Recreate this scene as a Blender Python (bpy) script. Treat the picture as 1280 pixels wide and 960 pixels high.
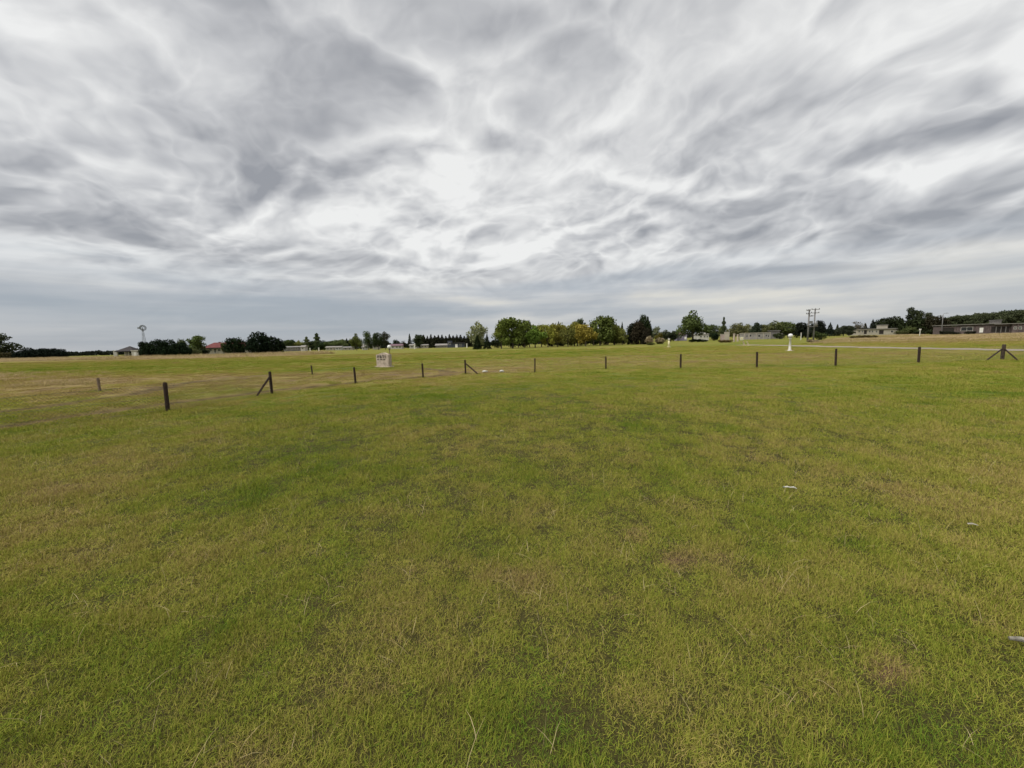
import bpy, bmesh, math, random
import numpy as np
from mathutils import Vector, Matrix, Euler

for _o in list(bpy.data.objects):
    bpy.data.objects.remove(_o, do_unlink=True)
scene = bpy.context.scene
COL = scene.collection
rad = math.radians

# ------------------------------------------------------------------ camera
CAM_H, FPX, PITCH, ROLL = 1.7, 481.0, rad(6.46), rad(-1.4)
cam_data = bpy.data.cameras.new("camera")
cam_data.sensor_fit = 'HORIZONTAL'
cam_data.sensor_width = 36.0
cam_data.lens = 36.0 * FPX / 1280.0
cam_data.clip_start = 0.05
cam_data.clip_end = 20000.0
camera = bpy.data.objects.new("camera", cam_data)
COL.objects.link(camera)
CAM_R = Euler((math.pi / 2 - PITCH, 0, 0)).to_matrix() @ Matrix.Rotation(ROLL, 3, 'Z')
camera.matrix_world = Matrix.Translation((0, 0, CAM_H)) @ CAM_R.to_4x4()
scene.camera = camera

def ray(px, py):
    return CAM_R @ Vector(((px - 640) / FPX, (480 - py) / FPX, -1.0))

def ground_at(px, py):
    """point of the flat ground seen at a photo position"""
    d = ray(px, py)
    t = -CAM_H / d.z
    return Vector((d.x * t, d.y * t, 0.0))

def at_depth(px, py, y):
    """point at distance y in front of the photographer"""
    d = ray(px, py)
    t = y / d.y
    return Vector((d.x * t, y, CAM_H + d.z * t))

# ------------------------------------------------------------------ world: overcast sky
EXPOSURE = 1.5
SUN_EL, SUN_AZ = rad(58), rad(-120)        # azimuth from +Y, clockwise
world = bpy.data.worlds.new("World")
scene.world = world
world.use_nodes = True
wn, wl = world.node_tree.nodes, world.node_tree.links
wn.clear()

class NT:
    """small helper to write node expressions"""
    def __init__(self, nodes, links):
        self.n, self.l = nodes, links
    def put(self, sock, v):
        if isinstance(v, bpy.types.NodeSocket):
            self.l.new(v, sock)
        elif isinstance(v, (tuple, list)) and len(v) == 3 and sock.type == 'RGBA':
            sock.default_value = (*v, 1)
        else:
            sock.default_value = v
    def m(self, op, a, b=0.0, c=None, clamp=False):
        x = self.n.new('ShaderNodeMath'); x.operation = op; x.use_clamp = clamp
        self.put(x.inputs[0], a); self.put(x.inputs[1], b)
        if c is not None: self.put(x.inputs[2], c)
        return x.outputs[0]
    def v(self, op, a, b=None, s=None):
        x = self.n.new('ShaderNodeVectorMath'); x.operation = op
        self.put(x.inputs[0], a)
        if b is not None: self.put(x.inputs[1], b)
        if s is not None: self.put(x.inputs['Scale'], s)
        return x.outputs['Value'] if op in ('LENGTH', 'DOT_PRODUCT') else x.outputs[0]
    def sep(self, a):
        x = self.n.new('ShaderNodeSeparateXYZ'); self.put(x.inputs[0], a); return x.outputs
    def comb(self, a, b, c=0.0):
        x = self.n.new('ShaderNodeCombineXYZ')
        for i, q in enumerate((a, b, c)): self.put(x.inputs[i], q)
        return x.outputs[0]
    def noise(self, vec, scale=1.0, detail=4.0, rough=0.5, dist=0.0, color=False):
        x = self.n.new('ShaderNodeTexNoise')
        if vec is not None: self.put(x.inputs['Vector'], vec)
        x.inputs['Scale'].default_value = scale; x.inputs['Detail'].default_value = detail
        x.inputs['Roughness'].default_value = rough; x.inputs['Distortion'].default_value = dist
        return x.outputs['Color' if color else 'Fac']
    def ss(self, a, lo, hi, t0=0.0, t1=1.0):
        x = self.n.new('ShaderNodeMapRange'); x.interpolation_type = 'SMOOTHSTEP'
        self.put(x.inputs[0], a)
        for i, q in enumerate((lo, hi, t0, t1)): self.put(x.inputs[i + 1], q)
        return x.outputs[0]
    def mix(self, f, a, b, blend='MIX'):
        x = self.n.new('ShaderNodeMix'); x.data_type = 'RGBA'; x.blend_type = blend
        self.put(x.inputs[0], f); self.put(x.inputs[6], a); self.put(x.inputs[7], b)
        return x.outputs[2]
    def ramp(self, f, stops, interp='LINEAR'):
        x = self.n.new('ShaderNodeValToRGB'); cr = x.color_ramp; cr.interpolation = interp
        while len(cr.elements) < len(stops): cr.elements.new(0.5)
        for e, (p, c) in zip(cr.elements, stops):
            e.position = p; e.color = (*c, 1)
        self.put(x.inputs[0], f)
        return x.outputs[0]

#SKY_BEGIN
W = NT(wn, wl)
LAYER, ROLL_H, RELIEF, T_MEAN = 0.55, 0.60, 1.6, 0.705
SKY_K = 0.5 ** EXPOSURE            # cloud brightness is set for the exposure below
tc = wn.new('ShaderNodeTexCoord').outputs['Generated']
D = W.v('NORMALIZE', tc)
dx, dy, dz = W.sep(D)
zc = W.m('MAXIMUM', dz, 0.0)
az = W.m('ARCTAN2', dx, dy)
el = W.m('ARCSINE', zc)
# cloud coordinates: direction on the sky dome, squeezed into layers towards the horizon, tilted up to the right
cosel = W.m('MAXIMUM', W.m('SQRT', W.m('SUBTRACT', 1.0, W.m('MULTIPLY', zc, zc))), 0.08)
lay = W.m('MULTIPLY_ADD', W.m('LOGARITHM', W.m('ADD', zc, 0.10), math.e), LAYER, W.m('MULTIPLY', W.m('DIVIDE', zc, cosel), ROLL_H))
tilt = W.m('MULTIPLY', az, W.ss(az, rad(-40), rad(25), -0.22, -0.20))
V0 = W.comb(W.m('DIVIDE', dx, cosel), W.m('DIVIDE', dy, cosel), W.m('ADD', lay, tilt))
warp = W.v('SCALE', W.v('SUBTRACT', W.noise(V0, 2.4, 3, 0.55, color=True), (0.5, 0.5, 0.5)), s=0.27)
V = W.v('ADD', V0, warp)
soft = W.ss(el, rad(12), rad(34), 1.05, 0.36)      # crisp towards the horizon, soft overhead
def lobes(vec):
    """rounded cloud bellies, thin and bright along the seams between them"""
    a = W.m('ABSOLUTE', W.m('SUBTRACT', W.noise(vec, 3.2, 1.2, 0.42), 0.5))
    b = W.m('ABSOLUTE', W.m('SUBTRACT', W.noise(vec, 7.0, 3.5, 0.52), 0.5))
    return W.m('MULTIPLY_ADD', a, 1.25, W.m('MULTIPLY', b, soft))
big = W.noise(V, 1.5, 2.0, 0.5)
T1 = lobes(V)
T2 = lobes(W.v('ADD', V, (0.0, 0.0, 0.05)))
fine = W.noise(V, 11.0, 6.0, 0.6)
def img_dir(px, py):
    d = ray(px, py).normalized()
    return math.atan2(d.x, d.y), math.asin(d.z)
# the large masses of this sky: photo x, y, half widths deg, tilt deg, weight (+ thin and bright, - thick and dark)
MASSES = [
    (130, 240, 16, 4.5, -4, -0.33), (300, 190, 11, 8, -25, -0.24), (30, 275, 12, 3.0, 0, -0.14),
    (80, 110, 9, 7, 10, 0.16), (400, 60, 12, 8, 0, -0.12), (395, 210, 6, 3, 0, -0.12), (330, 235, 3, 1.5, 0, -0.15),
    (330, 285, 15, 3.0, 0, 0.38), (560, 245, 8, 5, 20, 0.27), (100, 325, 14, 2.6, 0, 0.26), (220, 232, 4, 1.6, 0, 0.14),
    (590, 160, 7, 5, 30, 0.14), (700, 292, 14, 1.6, 8, 0.26), (780, 165, 8, 6, 25, 0.15), (690, 235, 5, 3, 20, 0.10),
    (480, 325, 12, 1.6, 3, -0.20), (742, 268, 5, 1.3, 8, -0.22), (570, 292, 3, 1.2, 0, -0.22), (460, 300, 3, 1.0, 8, -0.2),
    (800, 290, 7, 1.2, 10, -0.2), (880, 262, 12, 1.8, 14, -0.16), (1140, 285, 15, 2.0, 5, -0.28), (1010, 120, 12, 2.6, 24, -0.14),
    (1000, 305, 14, 1.3, 3, 0.16), (1160, 240, 12, 1.8, 14, 0.14), (1100, 60, 14, 4, 20, 0.10), (1080, 190, 10, 2.2, 22, -0.14),
    (640, 205, 4, 3, 30, -0.14), (720, 60, 9, 6, 0, -0.10), (1230, 190, 9, 2.5, 15, 0.10), (1130, 115, 8, 2.0, 22, 0.12),
]
wa = W.v('SUBTRACT', W.noise(W.v('ADD', V0, (5.0, 1.0, 2.0)), 3.2, 4, 0.55, color=True), (0.5, 0.5, 0.5))
wx, wy, wz = W.sep(wa)
aw = W.m('MULTIPLY_ADD', wx, rad(26), az)
ew = W.m('MULTIPLY_ADD', W.m('MULTIPLY', wy, W.ss(el, 0.0, rad(22), 0.25, 1.0)), rad(20), el)
mass = 0.0
for (mx, my, ra, re_, tl, wt) in MASSES:
    a0, e0 = img_dir(mx, my)
    da, de = W.m('SUBTRACT', aw, a0), W.m('SUBTRACT', ew, e0)
    c, s = math.cos(rad(tl)), math.sin(rad(tl))
    u = W.m('MULTIPLY_ADD', da, c / rad(ra), W.m('MULTIPLY', de, s / rad(ra)))
    v = W.m('MULTIPLY_ADD', de, c / rad(re_), W.m('MULTIPLY', da, -s / rad(re_)))
    q = W.m('MULTIPLY_ADD', u, u, W.m('MULTIPLY', v, v))
    mass = W.m('MULTIPLY_ADD', W.m('EXPONENT', W.m('MULTIPLY', q, -0.9)), wt, mass)
t = W.m('MULTIPLY_ADD', W.m('SUBTRACT', big, 0.5), -0.75, T_MEAN)
t = W.m('MULTIPLY_ADD', T1, -0.75, t)
t = W.m('MULTIPLY_ADD', mass, 1.4, t)
t = W.m('MULTIPLY_ADD', W.m('SUBTRACT', T2, T1), RELIEF, t)      # a belly darkens to its lower edge
crisp = W.ss(t, 0.45, 0.85, 0.15, 1.0)
t = W.m('MULTIPLY_ADD', W.m('MULTIPLY', W.m('SUBTRACT', fine, 0.5), crisp), 0.46, t)
cloud = W.ramp(t, [(0.0, (0.310, 0.319, 0.340)), (0.25, (0.415, 0.421, 0.436)), (0.5, (0.555, 0.559, 0.568)),
                   (0.75, (0.715, 0.716, 0.712)), (1.0, (0.86, 0.86, 0.845))])
# towards the horizon: distant cloud base, blue grey with pale strips
band = W.noise(W.comb(W.m('MULTIPLY', aw, 1.1), W.m('MULTIPLY', el, 14.0), 4.0), 1.5, 5, 0.5)
east = W.ss(az, rad(-25), rad(25))
strips = 0.0
for (mx, my, ra, re_, wt) in [(600, 372, 10, 1.1, 0.25), (690, 392, 8, 0.8, 0.18), (980, 368, 16, 1.1, 0.26), (1000, 388, 10, 0.8, 0.18), (1250, 312, 7, 1.2, 0.16), (250, 376, 18, 3.0, -0.16), (800, 343, 16, 1.8, -0.14), (1180, 345, 14, 1.8, -0.14), (60, 350, 10, 2.0, 0.10)]:
    a0, e0 = img_dir(mx, my)
    u = W.m('MULTIPLY', W.m('SUBTRACT', aw, a0), 1 / rad(ra)); v = W.m('MULTIPLY', W.m('SUBTRACT', ew, e0), 1 / rad(re_))
    strips = W.m('MULTIPLY_ADD', W.m('EXPONENT', W.m('MULTIPLY', W.m('MULTIPLY_ADD', u, u, W.m('MULTIPLY', v, v)), -0.9)), wt, strips)
bandv = W.m('ADD', W.m('MULTIPLY_ADD', east, 0.06, band), strips)
far_col = W.ramp(bandv, [(0.36, (0.345, 0.385, 0.435)), (0.52, (0.43, 0.455, 0.49)), (0.66, (0.56, 0.565, 0.565)), (0.80, (0.69, 0.67, 0.615))])
far_f = W.ss(W.m('MULTIPLY_ADD', W.m('SUBTRACT', band, 0.5), 0.08, el), rad(5.5), rad(11.0), 0.93, 0.0)
cloud = W.mix(far_f, cloud, far_col)
sky_tex = wn.new('ShaderNodeTexSky')
sky_tex.sky_type = 'NISHITA'
sky_tex.sun_disc = False
sky_tex.sun_elevation = SUN_EL
sky_tex.sun_rotation = SUN_AZ
cl10 = W.mix(1.0, cloud, (10.0 * SKY_K, 10.0 * SKY_K, 10.0 * SKY_K), 'MULTIPLY')
final = W.mix(0.97, sky_tex.outputs[0], cl10)
bg = wn.new('ShaderNodeBackground')
wl.new(final, bg.inputs[0])
bg.inputs[1].default_value = 0.1
wo = wn.new('ShaderNodeOutputWorld')
wl.new(bg.outputs[0], wo.inputs[0])
world.cycles.sampling_method = 'MANUAL'
world.cycles.sample_map_resolution = 256
scene.cycles.adaptive_min_samples = 12
scene.cycles.adaptive_threshold = 0.01
#SKY_END

sun_data = bpy.data.lights.new("sun", 'SUN')
sun_data.energy = 1.5
sun_data.angle = rad(50)
sun_data.color = (1.0, 0.96, 0.90)
sun = bpy.data.objects.new("sun", sun_data)
COL.objects.link(sun)
_sd = Vector((math.sin(SUN_AZ) * math.cos(SUN_EL), math.cos(SUN_AZ) * math.cos(SUN_EL), math.sin(SUN_EL)))
sun.rotation_euler = _sd.to_track_quat('Z', 'Y').to_euler()
sun.location = (0, 0, 30)

vs = scene.view_settings
vs.view_transform = 'Standard'
vs.look = 'None'
vs.exposure = EXPOSURE
vs.gamma = 1.0
vs.use_curve_mapping = False

# ------------------------------------------------------------------ helpers
rng = np.random.default_rng(7)
random.seed(7)

def smooth(a, b, x):
    t = np.clip((x - a) / (b - a), 0.0, 1.0)
    return t * t * (3 - 2 * t)

_perm = np.random.default_rng(3).random((256, 256))
def vnoise(x, y, s, seed=0):
    """value noise, feature size s metres, -1..1"""
    x = np.asarray(x) / s + 37.3 * seed + 1000.5
    y = np.asarray(y) / s + 91.7 * seed + 1000.5
    xi, yi = np.floor(x).astype(int), np.floor(y).astype(int)
    fx, fy = x - xi, y - yi
    fx, fy = fx * fx * (3 - 2 * fx), fy * fy * (3 - 2 * fy)
    g = lambda i, j: _perm[(xi + i) % 256, (yi + j) % 256]
    return ((g(0, 0) * (1 - fx) + g(1, 0) * fx) * (1 - fy) + (g(0, 1) * (1 - fx) + g(1, 1) * fx) * fy) * 2 - 1

def fbm(x, y, s, n=4, seed=0):
    t, a, w = 0.0, 1.0, 0.0
    for i in range(n):
        t = t + a * vnoise(x, y, s / 2 ** i, seed + i * 7); w += a; a *= 0.55
    return t / w

def fall(x, y):
    """the land falls away very gently beyond the lawn on the left and ahead"""
    y = np.asarray(y, float); x = np.asarray(x, float)
    r = x / np.maximum(y, 5.0)
    s = 1 - smooth(-0.05, 0.5, r)
    d = np.maximum(y - 60.0, 0.0)
    d = np.where(d < 40, d * d / 80.0, d - 20.0)
    return -0.0105 * d * s

def tracks_mask(x, y):
    m = np.zeros_like(np.asarray(x, float))
    for pts, wdt in TRACKS:
        best = np.full_like(m, 1e9)
        for (ax, ay), (bx, by) in zip(pts[:-1], pts[1:]):
            vx, vy = bx - ax, by - ay
            t = np.clip(((x - ax) * vx + (y - ay) * vy) / (vx * vx + vy * vy), 0, 1)
            best = np.minimum(best, np.hypot(x - ax - t * vx, y - ay - t * vy))
        m = np.maximum(m, np.exp(-(best / wdt) ** 2))
    return m

def gpoly(pp):
    return [tuple(ground_at(a, b)[:2]) for a, b in pp]

TRACKS = [
    (gpoly([(-120, 528), (0, 513.5), (60, 507), (120, 499), (165, 494), (190, 488), (215, 481.5), (245, 477), (300, 473)]), 0.55),
    (gpoly([(-120, 549), (0, 533), (60, 524), (120, 515), (207, 503.5), (270, 495), (330, 487), (400, 481), (470, 474), (560, 468)]), 0.60),
    (gpoly([(528, 460), (548, 462), (562, 464)]), 0.5),
]

def micro(x, y):
    """small unevenness of the lawn"""
    d = np.hypot(x, y)
    f = 1 - smooth(18, 27, d)
    z = 0.030 * fbm(x, y, 1.6, 3, 11) + 0.055 * vnoise(x, y, 5.0, 5)
    return f * z - 0.10 * tracks_mask(x, y) * (1 - smooth(24, 30, d))

def height(x, y):
    return fall(x, y) + micro(x, y)

def hz(x, y):
    return float(height(np.array([x]), np.array([y]))[0])

# patches seen in the lawn, plus broad near ones added to darken it: photo x, y, half sizes in photo pixels, weight (+ dry, - lush)
PATCHES = [
    (380, 575, 90, 28, -0.34), (300, 610, 60, 20, -0.22), (800, 535, 70, 22, -0.34), (690, 590, 90, 30, -0.12), (900, 620, 90, 30, -0.12),
    (1060, 672, 28, 9, -0.5), (980, 650, 50, 18, -0.25), (540, 650, 90, 26, -0.12), (100, 690, 120, 50, 0.18),
    (60, 620, 100, 50, 0.18), (250, 640, 80, 40, 0.14), (120, 580, 140, 30, 0.12), (100, 800, 120, 30, -0.24), (330, 740, 110, 30, -0.12), (280, 775, 20, 8, -0.3),
    (40, 910, 80, 20, -0.25), (420, 900, 90, 40, -0.10), (560, 830, 90, 40, -0.10), (690, 900, 90, 60, -0.34), (880, 880, 60, 30, -0.05),
    (1090, 560, 110, 40, 0.06), (1160, 610, 120, 40, 0.08), (1230, 560, 80, 40, 0.05), (1180, 700, 90, 40, 0.05), (1250, 640, 60, 50, 0.06),
    (550, 715, 50, 10, 0.30), (640, 722, 40, 9, 0.30), (845, 700, 30, 11, 0.95), (912, 712, 17, 7, 0.85), (960, 730, 60, 14, 0.20),
    (795, 665, 13, 10, 0.6), (700, 850, 22, 50, 0.24), (760, 880, 30, 30, 0.22), (740, 905, 30, 10, 0.28), (895, 925, 50, 20, 0.24),
    (430, 830, 40, 30, 0.16), (335, 942, 44, 18, 0.62), (60, 945, 30, 14, 0.36), (500, 790, 40, 20, 0.10), (390, 690, 30, 8, 0.22), (960, 940, 40, 20, 0.15),
    (1085, 813, 28, 20, 1.1), (1020, 830, 30, 14, 0.2), (1130, 900, 80, 30, -0.12), (1240, 850, 60, 30, -0.10), (860, 545, 60, 14, -0.14), (1215, 540, 40, 14, -0.2),
    (330, 520, 90, 14, -0.14), (520, 500, 120, 16, -0.16), (880, 490, 160, 12, -0.12), (1150, 490, 140, 20, -0.16), (60, 560, 60, 10, -0.14),
    (90, 478, 120, 12, 0.62), (330, 475, 150, 7, 0.42), (480, 468, 110, 5, 0.46), (640, 460, 70, 6, 0.36), (270, 468, 60, 3, 0.4), (800, 450, 170, 6, 0.34), (990, 446, 90, 5, 0.26),
    (250, 455, 240, 4, -0.20), (620, 446, 130, 4, -0.05), (1150, 441, 100, 3, 0.10), (1230, 432, 90, 2.5, -0.14), (700, 441, 110, 2, -0.25),
    (640, 940, 760, 60, -0.16), (90, 860, 200, 70, -0.12), (1190, 900, 200, 60, -0.10),  # broad lush green, also put in to darken the near edge and corners
    (940, 428, 70, 3, -0.12), (1180, 423, 110, 4, 0.45), (180, 449, 220, 2.2, 0.35),
]
def _patch_ground():
    out = []
    for px, py, rx, ry, w in PATCHES:
        c = ground_at(px, py)
        a, b = ground_at(px, py + ry), ground_at(px, max(py - ry, 425.5 - 0.0245 * (px - 640) + 3))
        ryg = max(abs(b.y - a.y) / 2, 0.08)
        out.append((c.x, c.y, rx / FPX * c.y, ryg, c.x / c.y, w))
    return out
PATCH_G = _patch_ground()

def dryness(x, y):
    x = np.asarray(x, float); y = np.asarray(y, float)
    d = 0.45 + 0.20 * fbm(x, y, 3.2, 4, 2) + 0.26 * fbm(x, y, 0.55, 3, 4)
    d = d + 0.26 * fbm(x * 0.22, y, 3.6, 4, 9) * smooth(8, 25, np.hypot(x, y))
    wx = x + 0.16 * np.minimum(np.hypot(x, y), 12) * 0.4 * fbm(x, y, 0.9, 3, 21)
    wy = y + 0.16 * np.minimum(np.hypot(x, y), 12) * 0.4 * fbm(x, y, 0.9, 3, 22)
    d = d + 0.07 * smooth(20, 34, np.hypot(x, y))
    for cx, cy, rx, ry, sk, w in PATCH_G:
        u = (wx - cx - sk * (wy - cy)) / rx
        v = (wy - cy) / ry
        q = u * u + v * v
        d = d + 0.72 * w * np.exp(-q)
    d = d + 0.25 * tracks_mask(x, y)
    return np.clip(d, 0.0, 1.0)

def link(o, parent=None):
    COL.objects.link(o)
    if parent is not None: o.parent = parent
    return o

def tag(o, label=None, cat=None, group=None, kind=None):
    if label: o["label"] = label
    if cat: o["category"] = cat
    if group: o["group"] = group
    if kind: o["kind"] = kind
    return o

def empty(name, loc, rz=0.0, label=None, cat=None, group=None):
    o = bpy.data.objects.new(name, None)
    o.empty_display_size = 0.3
    o.location = loc
    o.rotation_euler = (0, 0, rz)
    link(o)
    return tag(o, label, cat, group)

def new_mat(name):
    m = bpy.data.materials.new(name)
    m.use_nodes = True
    m.node_tree.nodes.clear()
    k = NT(m.node_tree.nodes, m.node_tree.links)
    out = k.n.new('ShaderNodeOutputMaterial')
    return m, k, out

def surf_mat(name, col, rough=0.8, var=0.18, scale=1.5, metal=0.0, spec=0.3, dirt=None, bump=0.0):
    m, k, out = new_mat(name)
    g = k.n.new('ShaderNodeNewGeometry').outputs['Position']
    n = k.noise(g, scale, 6, 0.6)
    dark = tuple(c * (1 - var * 1.6) for c in col); lite = tuple(min(c * (1 + var), 0.95) for c in col)
    c = k.ramp(n, [(0.3, dark), (0.7, lite)])
    if dirt:
        n2 = k.noise(k.v('MULTIPLY', g, (1.0, 1.0, 0.25)), scale * 1.7, 5, 0.65)
        c = k.mix(k.ss(n2, 0.5, 0.75, 0.0, 0.75), c, dirt)
    p = k.n.new('ShaderNodeBsdfPrincipled')
    k.put(p.inputs['Base Color'], c)
    p.inputs['Roughness'].default_value = rough
    p.inputs['Metallic'].default_value = metal
    p.inputs['Specular IOR Level'].default_value = spec
    if bump:
        b = k.n.new('ShaderNodeBump'); b.inputs['Strength'].default_value = bump; b.inputs['Distance'].default_value = 0.02
        k.l.new(k.noise(g, scale * 8, 5, 0.6), b.inputs['Height']); k.l.new(b.outputs[0], p.inputs['Normal'])
    k.l.new(p.outputs[0], out.inputs[0])
    return m

GRASS_STOPS = [(0.0, (0.086, 0.155, 0.018)), (0.28, (0.168, 0.205, 0.026)), (0.52, (0.240, 0.240, 0.040)),
               (0.75, (0.310, 0.255, 0.076)), (0.90, (0.300, 0.226, 0.092)), (1.0, (0.215, 0.150, 0.072))]

# ------------------------------------------------------------------ the ground
def axis(near, step, grow, far):
    v = [0.0]
    while v[-1] < near: v.append(v[-1] + step)
    s = step
    while v[-1] < far:
        s *= grow; v.append(v[-1] + s)
    return np.array(v)
_ax = axis(34, 0.24, 1.10, 7000)
gx = np.concatenate([-_ax[:0:-1], _ax])
_ay = axis(30, 0.20, 1.085, 9000)
_ab = axis(3, 0.3, 1.4, 5000)
gy = np.concatenate([-_ab[:0:-1], _ay])
GX, GY = np.meshgrid(gx, gy)
fx_, fy_ = GX.ravel(), GY.ravel()
fz_ = height(fx_, fy_)
nxg, nyg = len(gx), len(gy)
ii = (np.arange(nyg - 1)[:, None] * nxg + np.arange(nxg - 1)[None, :]).ravel()
quads = np.stack([ii, ii + 1, ii + 1 + nxg, ii + nxg], 1)
def mesh_np(name, verts, faces, nv=4):
    me = bpy.data.meshes.new(name)
    verts = np.ascontiguousarray(verts, dtype=np.float32); faces = np.ascontiguousarray(faces, dtype=np.int32)
    me.vertices.add(len(verts)); me.vertices.foreach_set('co', verts.ravel())
    me.loops.add(faces.size); me.loops.foreach_set('vertex_index', faces.ravel())
    me.polygons.add(len(faces)); me.polygons.foreach_set('loop_start', np.arange(0, faces.size, nv, dtype=np.int32))
    me.update(calc_edges=True)
    return me
def attr(me, name, vals, typ='FLOAT', dom='POINT'):
    a = me.attributes.new(name, typ, dom)
    vals = np.ascontiguousarray(vals)
    if typ == 'FLOAT_VECTOR': a.data.foreach_set('vector', vals.astype(np.float32).ravel())
    elif typ == 'INT': a.data.foreach_set('value', vals.astype(np.int32))
    else: a.data.foreach_set('value', vals.astype(np.float32))
gme = mesh_np('ground', np.stack([fx_, fy_, fz_], 1), quads)
gme.shade_smooth()
attr(gme, 'dry', dryness(fx_, fy_))
attr(gme, 'rut', tracks_mask(fx_, fy_))
gm, k, out = new_mat('soil_and_turf')
gpos = k.n.new('ShaderNodeNewGeometry').outputs['Position']
at_ = k.n.new('ShaderNodeAttribute'); at_.attribute_name = 'dry'
n1 = k.noise(gpos, 2.2, 8, 0.65)
n2 = k.noise(gpos, 70.0, 6, 0.75)
n3 = k.noise(k.v('MULTIPLY', gpos, (0.25, 1.0, 1.0)), 0.22, 6, 0.6)
dsum = k.m('ADD', at_.outputs['Fac'], k.m('ADD', k.m('MULTIPLY', k.m('SUBTRACT', n1, 0.5), 0.45), k.m('MULTIPLY', k.m('SUBTRACT', n3, 0.5), 0.9)))
far_turf = k.ramp(dsum, [(p, tuple(q * 0.61 for q in c)) for p, c in GRASS_STOPS])  # blade colours dimmed, the shade between blades averaged in
soil = k.ramp(n2, [(0.3, (0.020, 0.019, 0.006)), (0.7, (0.065, 0.058, 0.018))])
soil = k.mix(k.ss(at_.outputs['Fac'], 0.55, 0.95), soil, k.ramp(n2, [(0.3, (0.040, 0.024, 0.014)), (0.7, (0.13, 0.080, 0.048))]))
sx, sy, sz = k.sep(gpos)
dist = k.v('LENGTH', k.comb(sx, sy, 0.0))
c = k.mix(k.ss(dist, 6.0, 22.0), soil, far_turf)
ra_ = k.n.new('ShaderNodeAttribute'); ra_.attribute_name = 'rut'
c = k.mix(k.ss(ra_.outputs['Fac'], 0.25, 0.7, 0.0, 0.95), c, k.ramp(n1, [(0.35, (0.042, 0.030, 0.012)), (0.65, (0.14, 0.102, 0.042))]))
p = k.n.new('ShaderNodeBsdfPrincipled')
k.put(p.inputs['Base Color'], c); p.inputs['Roughness'].default_value = 1.0; p.inputs['Specular IOR Level'].default_value = 0.1
b = k.n.new('ShaderNodeBump'); b.inputs['Strength'].default_value = 0.8; b.inputs['Distance'].default_value = 0.05
k.l.new(k.noise(gpos, 7.0, 7, 0.65), b.inputs['Height']); k.l.new(b.outputs[0], p.inputs['Normal'])
k.l.new(p.outputs[0], out.inputs[0])
gme.materials.append(gm)
ground = link(bpy.data.objects.new('ground', gme))
tag(ground, kind='structure')

# ------------------------------------------------------------------ scattered grass
def blade_mesh(name, n, rad_m, lmin, lmax, wmin, wmax, lean, mat, seed):
    r = np.random.default_rng(seed)
    V, F, T = [], [], []
    for i in range(n):
        a = r.random() * 2 * math.pi; q = rad_m * math.sqrt(r.random())
        base = np.array([q * math.cos(a), q * math.sin(a), -0.008])
        L = lmin + (lmax - lmin) * r.random() ** 1.4; w = wmin + (wmax - wmin) * r.random()
        h = r.random() * 2 * math.pi; dirv = np.array([math.cos(h), math.sin(h), 0.0])
        side = np.array([-math.sin(h), math.cos(h), 0.0])
        ln = lean[0] + (lean[1] - lean[0]) * r.random()
        tw = r.normal(0, 0.5)
        side = side * math.cos(tw) + np.array([0, 0, 1.0]) * math.sin(tw) * 0.6
        pts, pos, ang = [], base, max(0.05, ln * 0.45)
        for s in range(4):
            pts.append(pos.copy())
            pos = pos + (dirv * math.sin(ang) + np.array([0, 0, 1.0]) * math.cos(ang)) * L / 3
            dirv = dirv + side * r.normal(0, 0.10)
            ang += ln * 0.30 + r.normal(0, 0.14)
        ws = [w, w * 0.95, w * 0.65, w * 0.08]
        o = len(V)
        for pnt, ww in zip(pts, ws):
            V += [pnt - side * ww / 2, pnt + side * ww / 2]
        for s in range(3): F.append((o + 2 * s, o + 2 * s + 1, o + 2 * s + 3, o + 2 * s + 2))
        T += [r.random()] * 8
    me = mesh_np(name, np.array(V), np.array(F))
    attr(me, 'tint', np.array(T))
    me.materials.append(mat)
    return me

def grass_mat(name, stops, tintw=0.46, trans=0.08, bright=1.0):
    m, k, out = new_mat(name)
    a = k.n.new('ShaderNodeAttribute'); a.attribute_name = 'dry'; a.attribute_type = 'INSTANCER'
    t = k.n.new('ShaderNodeAttribute'); t.attribute_name = 'tint'
    f = k.m('MULTIPLY_ADD', k.m('SUBTRACT', t.outputs['Fac'], 0.45), tintw, a.outputs['Fac'])
    col = k.ramp(f, [(p, tuple(q * bright for q in c)) for p, c in stops])
    d = k.n.new('ShaderNodeBsdfDiffuse'); k.put(d.inputs[0], col)
    tr = k.n.new('ShaderNodeBsdfTranslucent'); k.put(tr.inputs[0], col)
    mx = k.n.new('ShaderNodeMixShader'); mx.inputs[0].default_value = trans
    k.l.new(d.outputs[0], mx.inputs[1]); k.l.new(tr.outputs[0], mx.inputs[2])
    k.l.new(mx.outputs[0], out.inputs[0])
    return m

def src_collection(name, meshes):
    c = bpy.data.collections.new(name)
    for i, me in enumerate(meshes):
        c.objects.link(bpy.data.objects.new(me.name, me))
    return c

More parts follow.
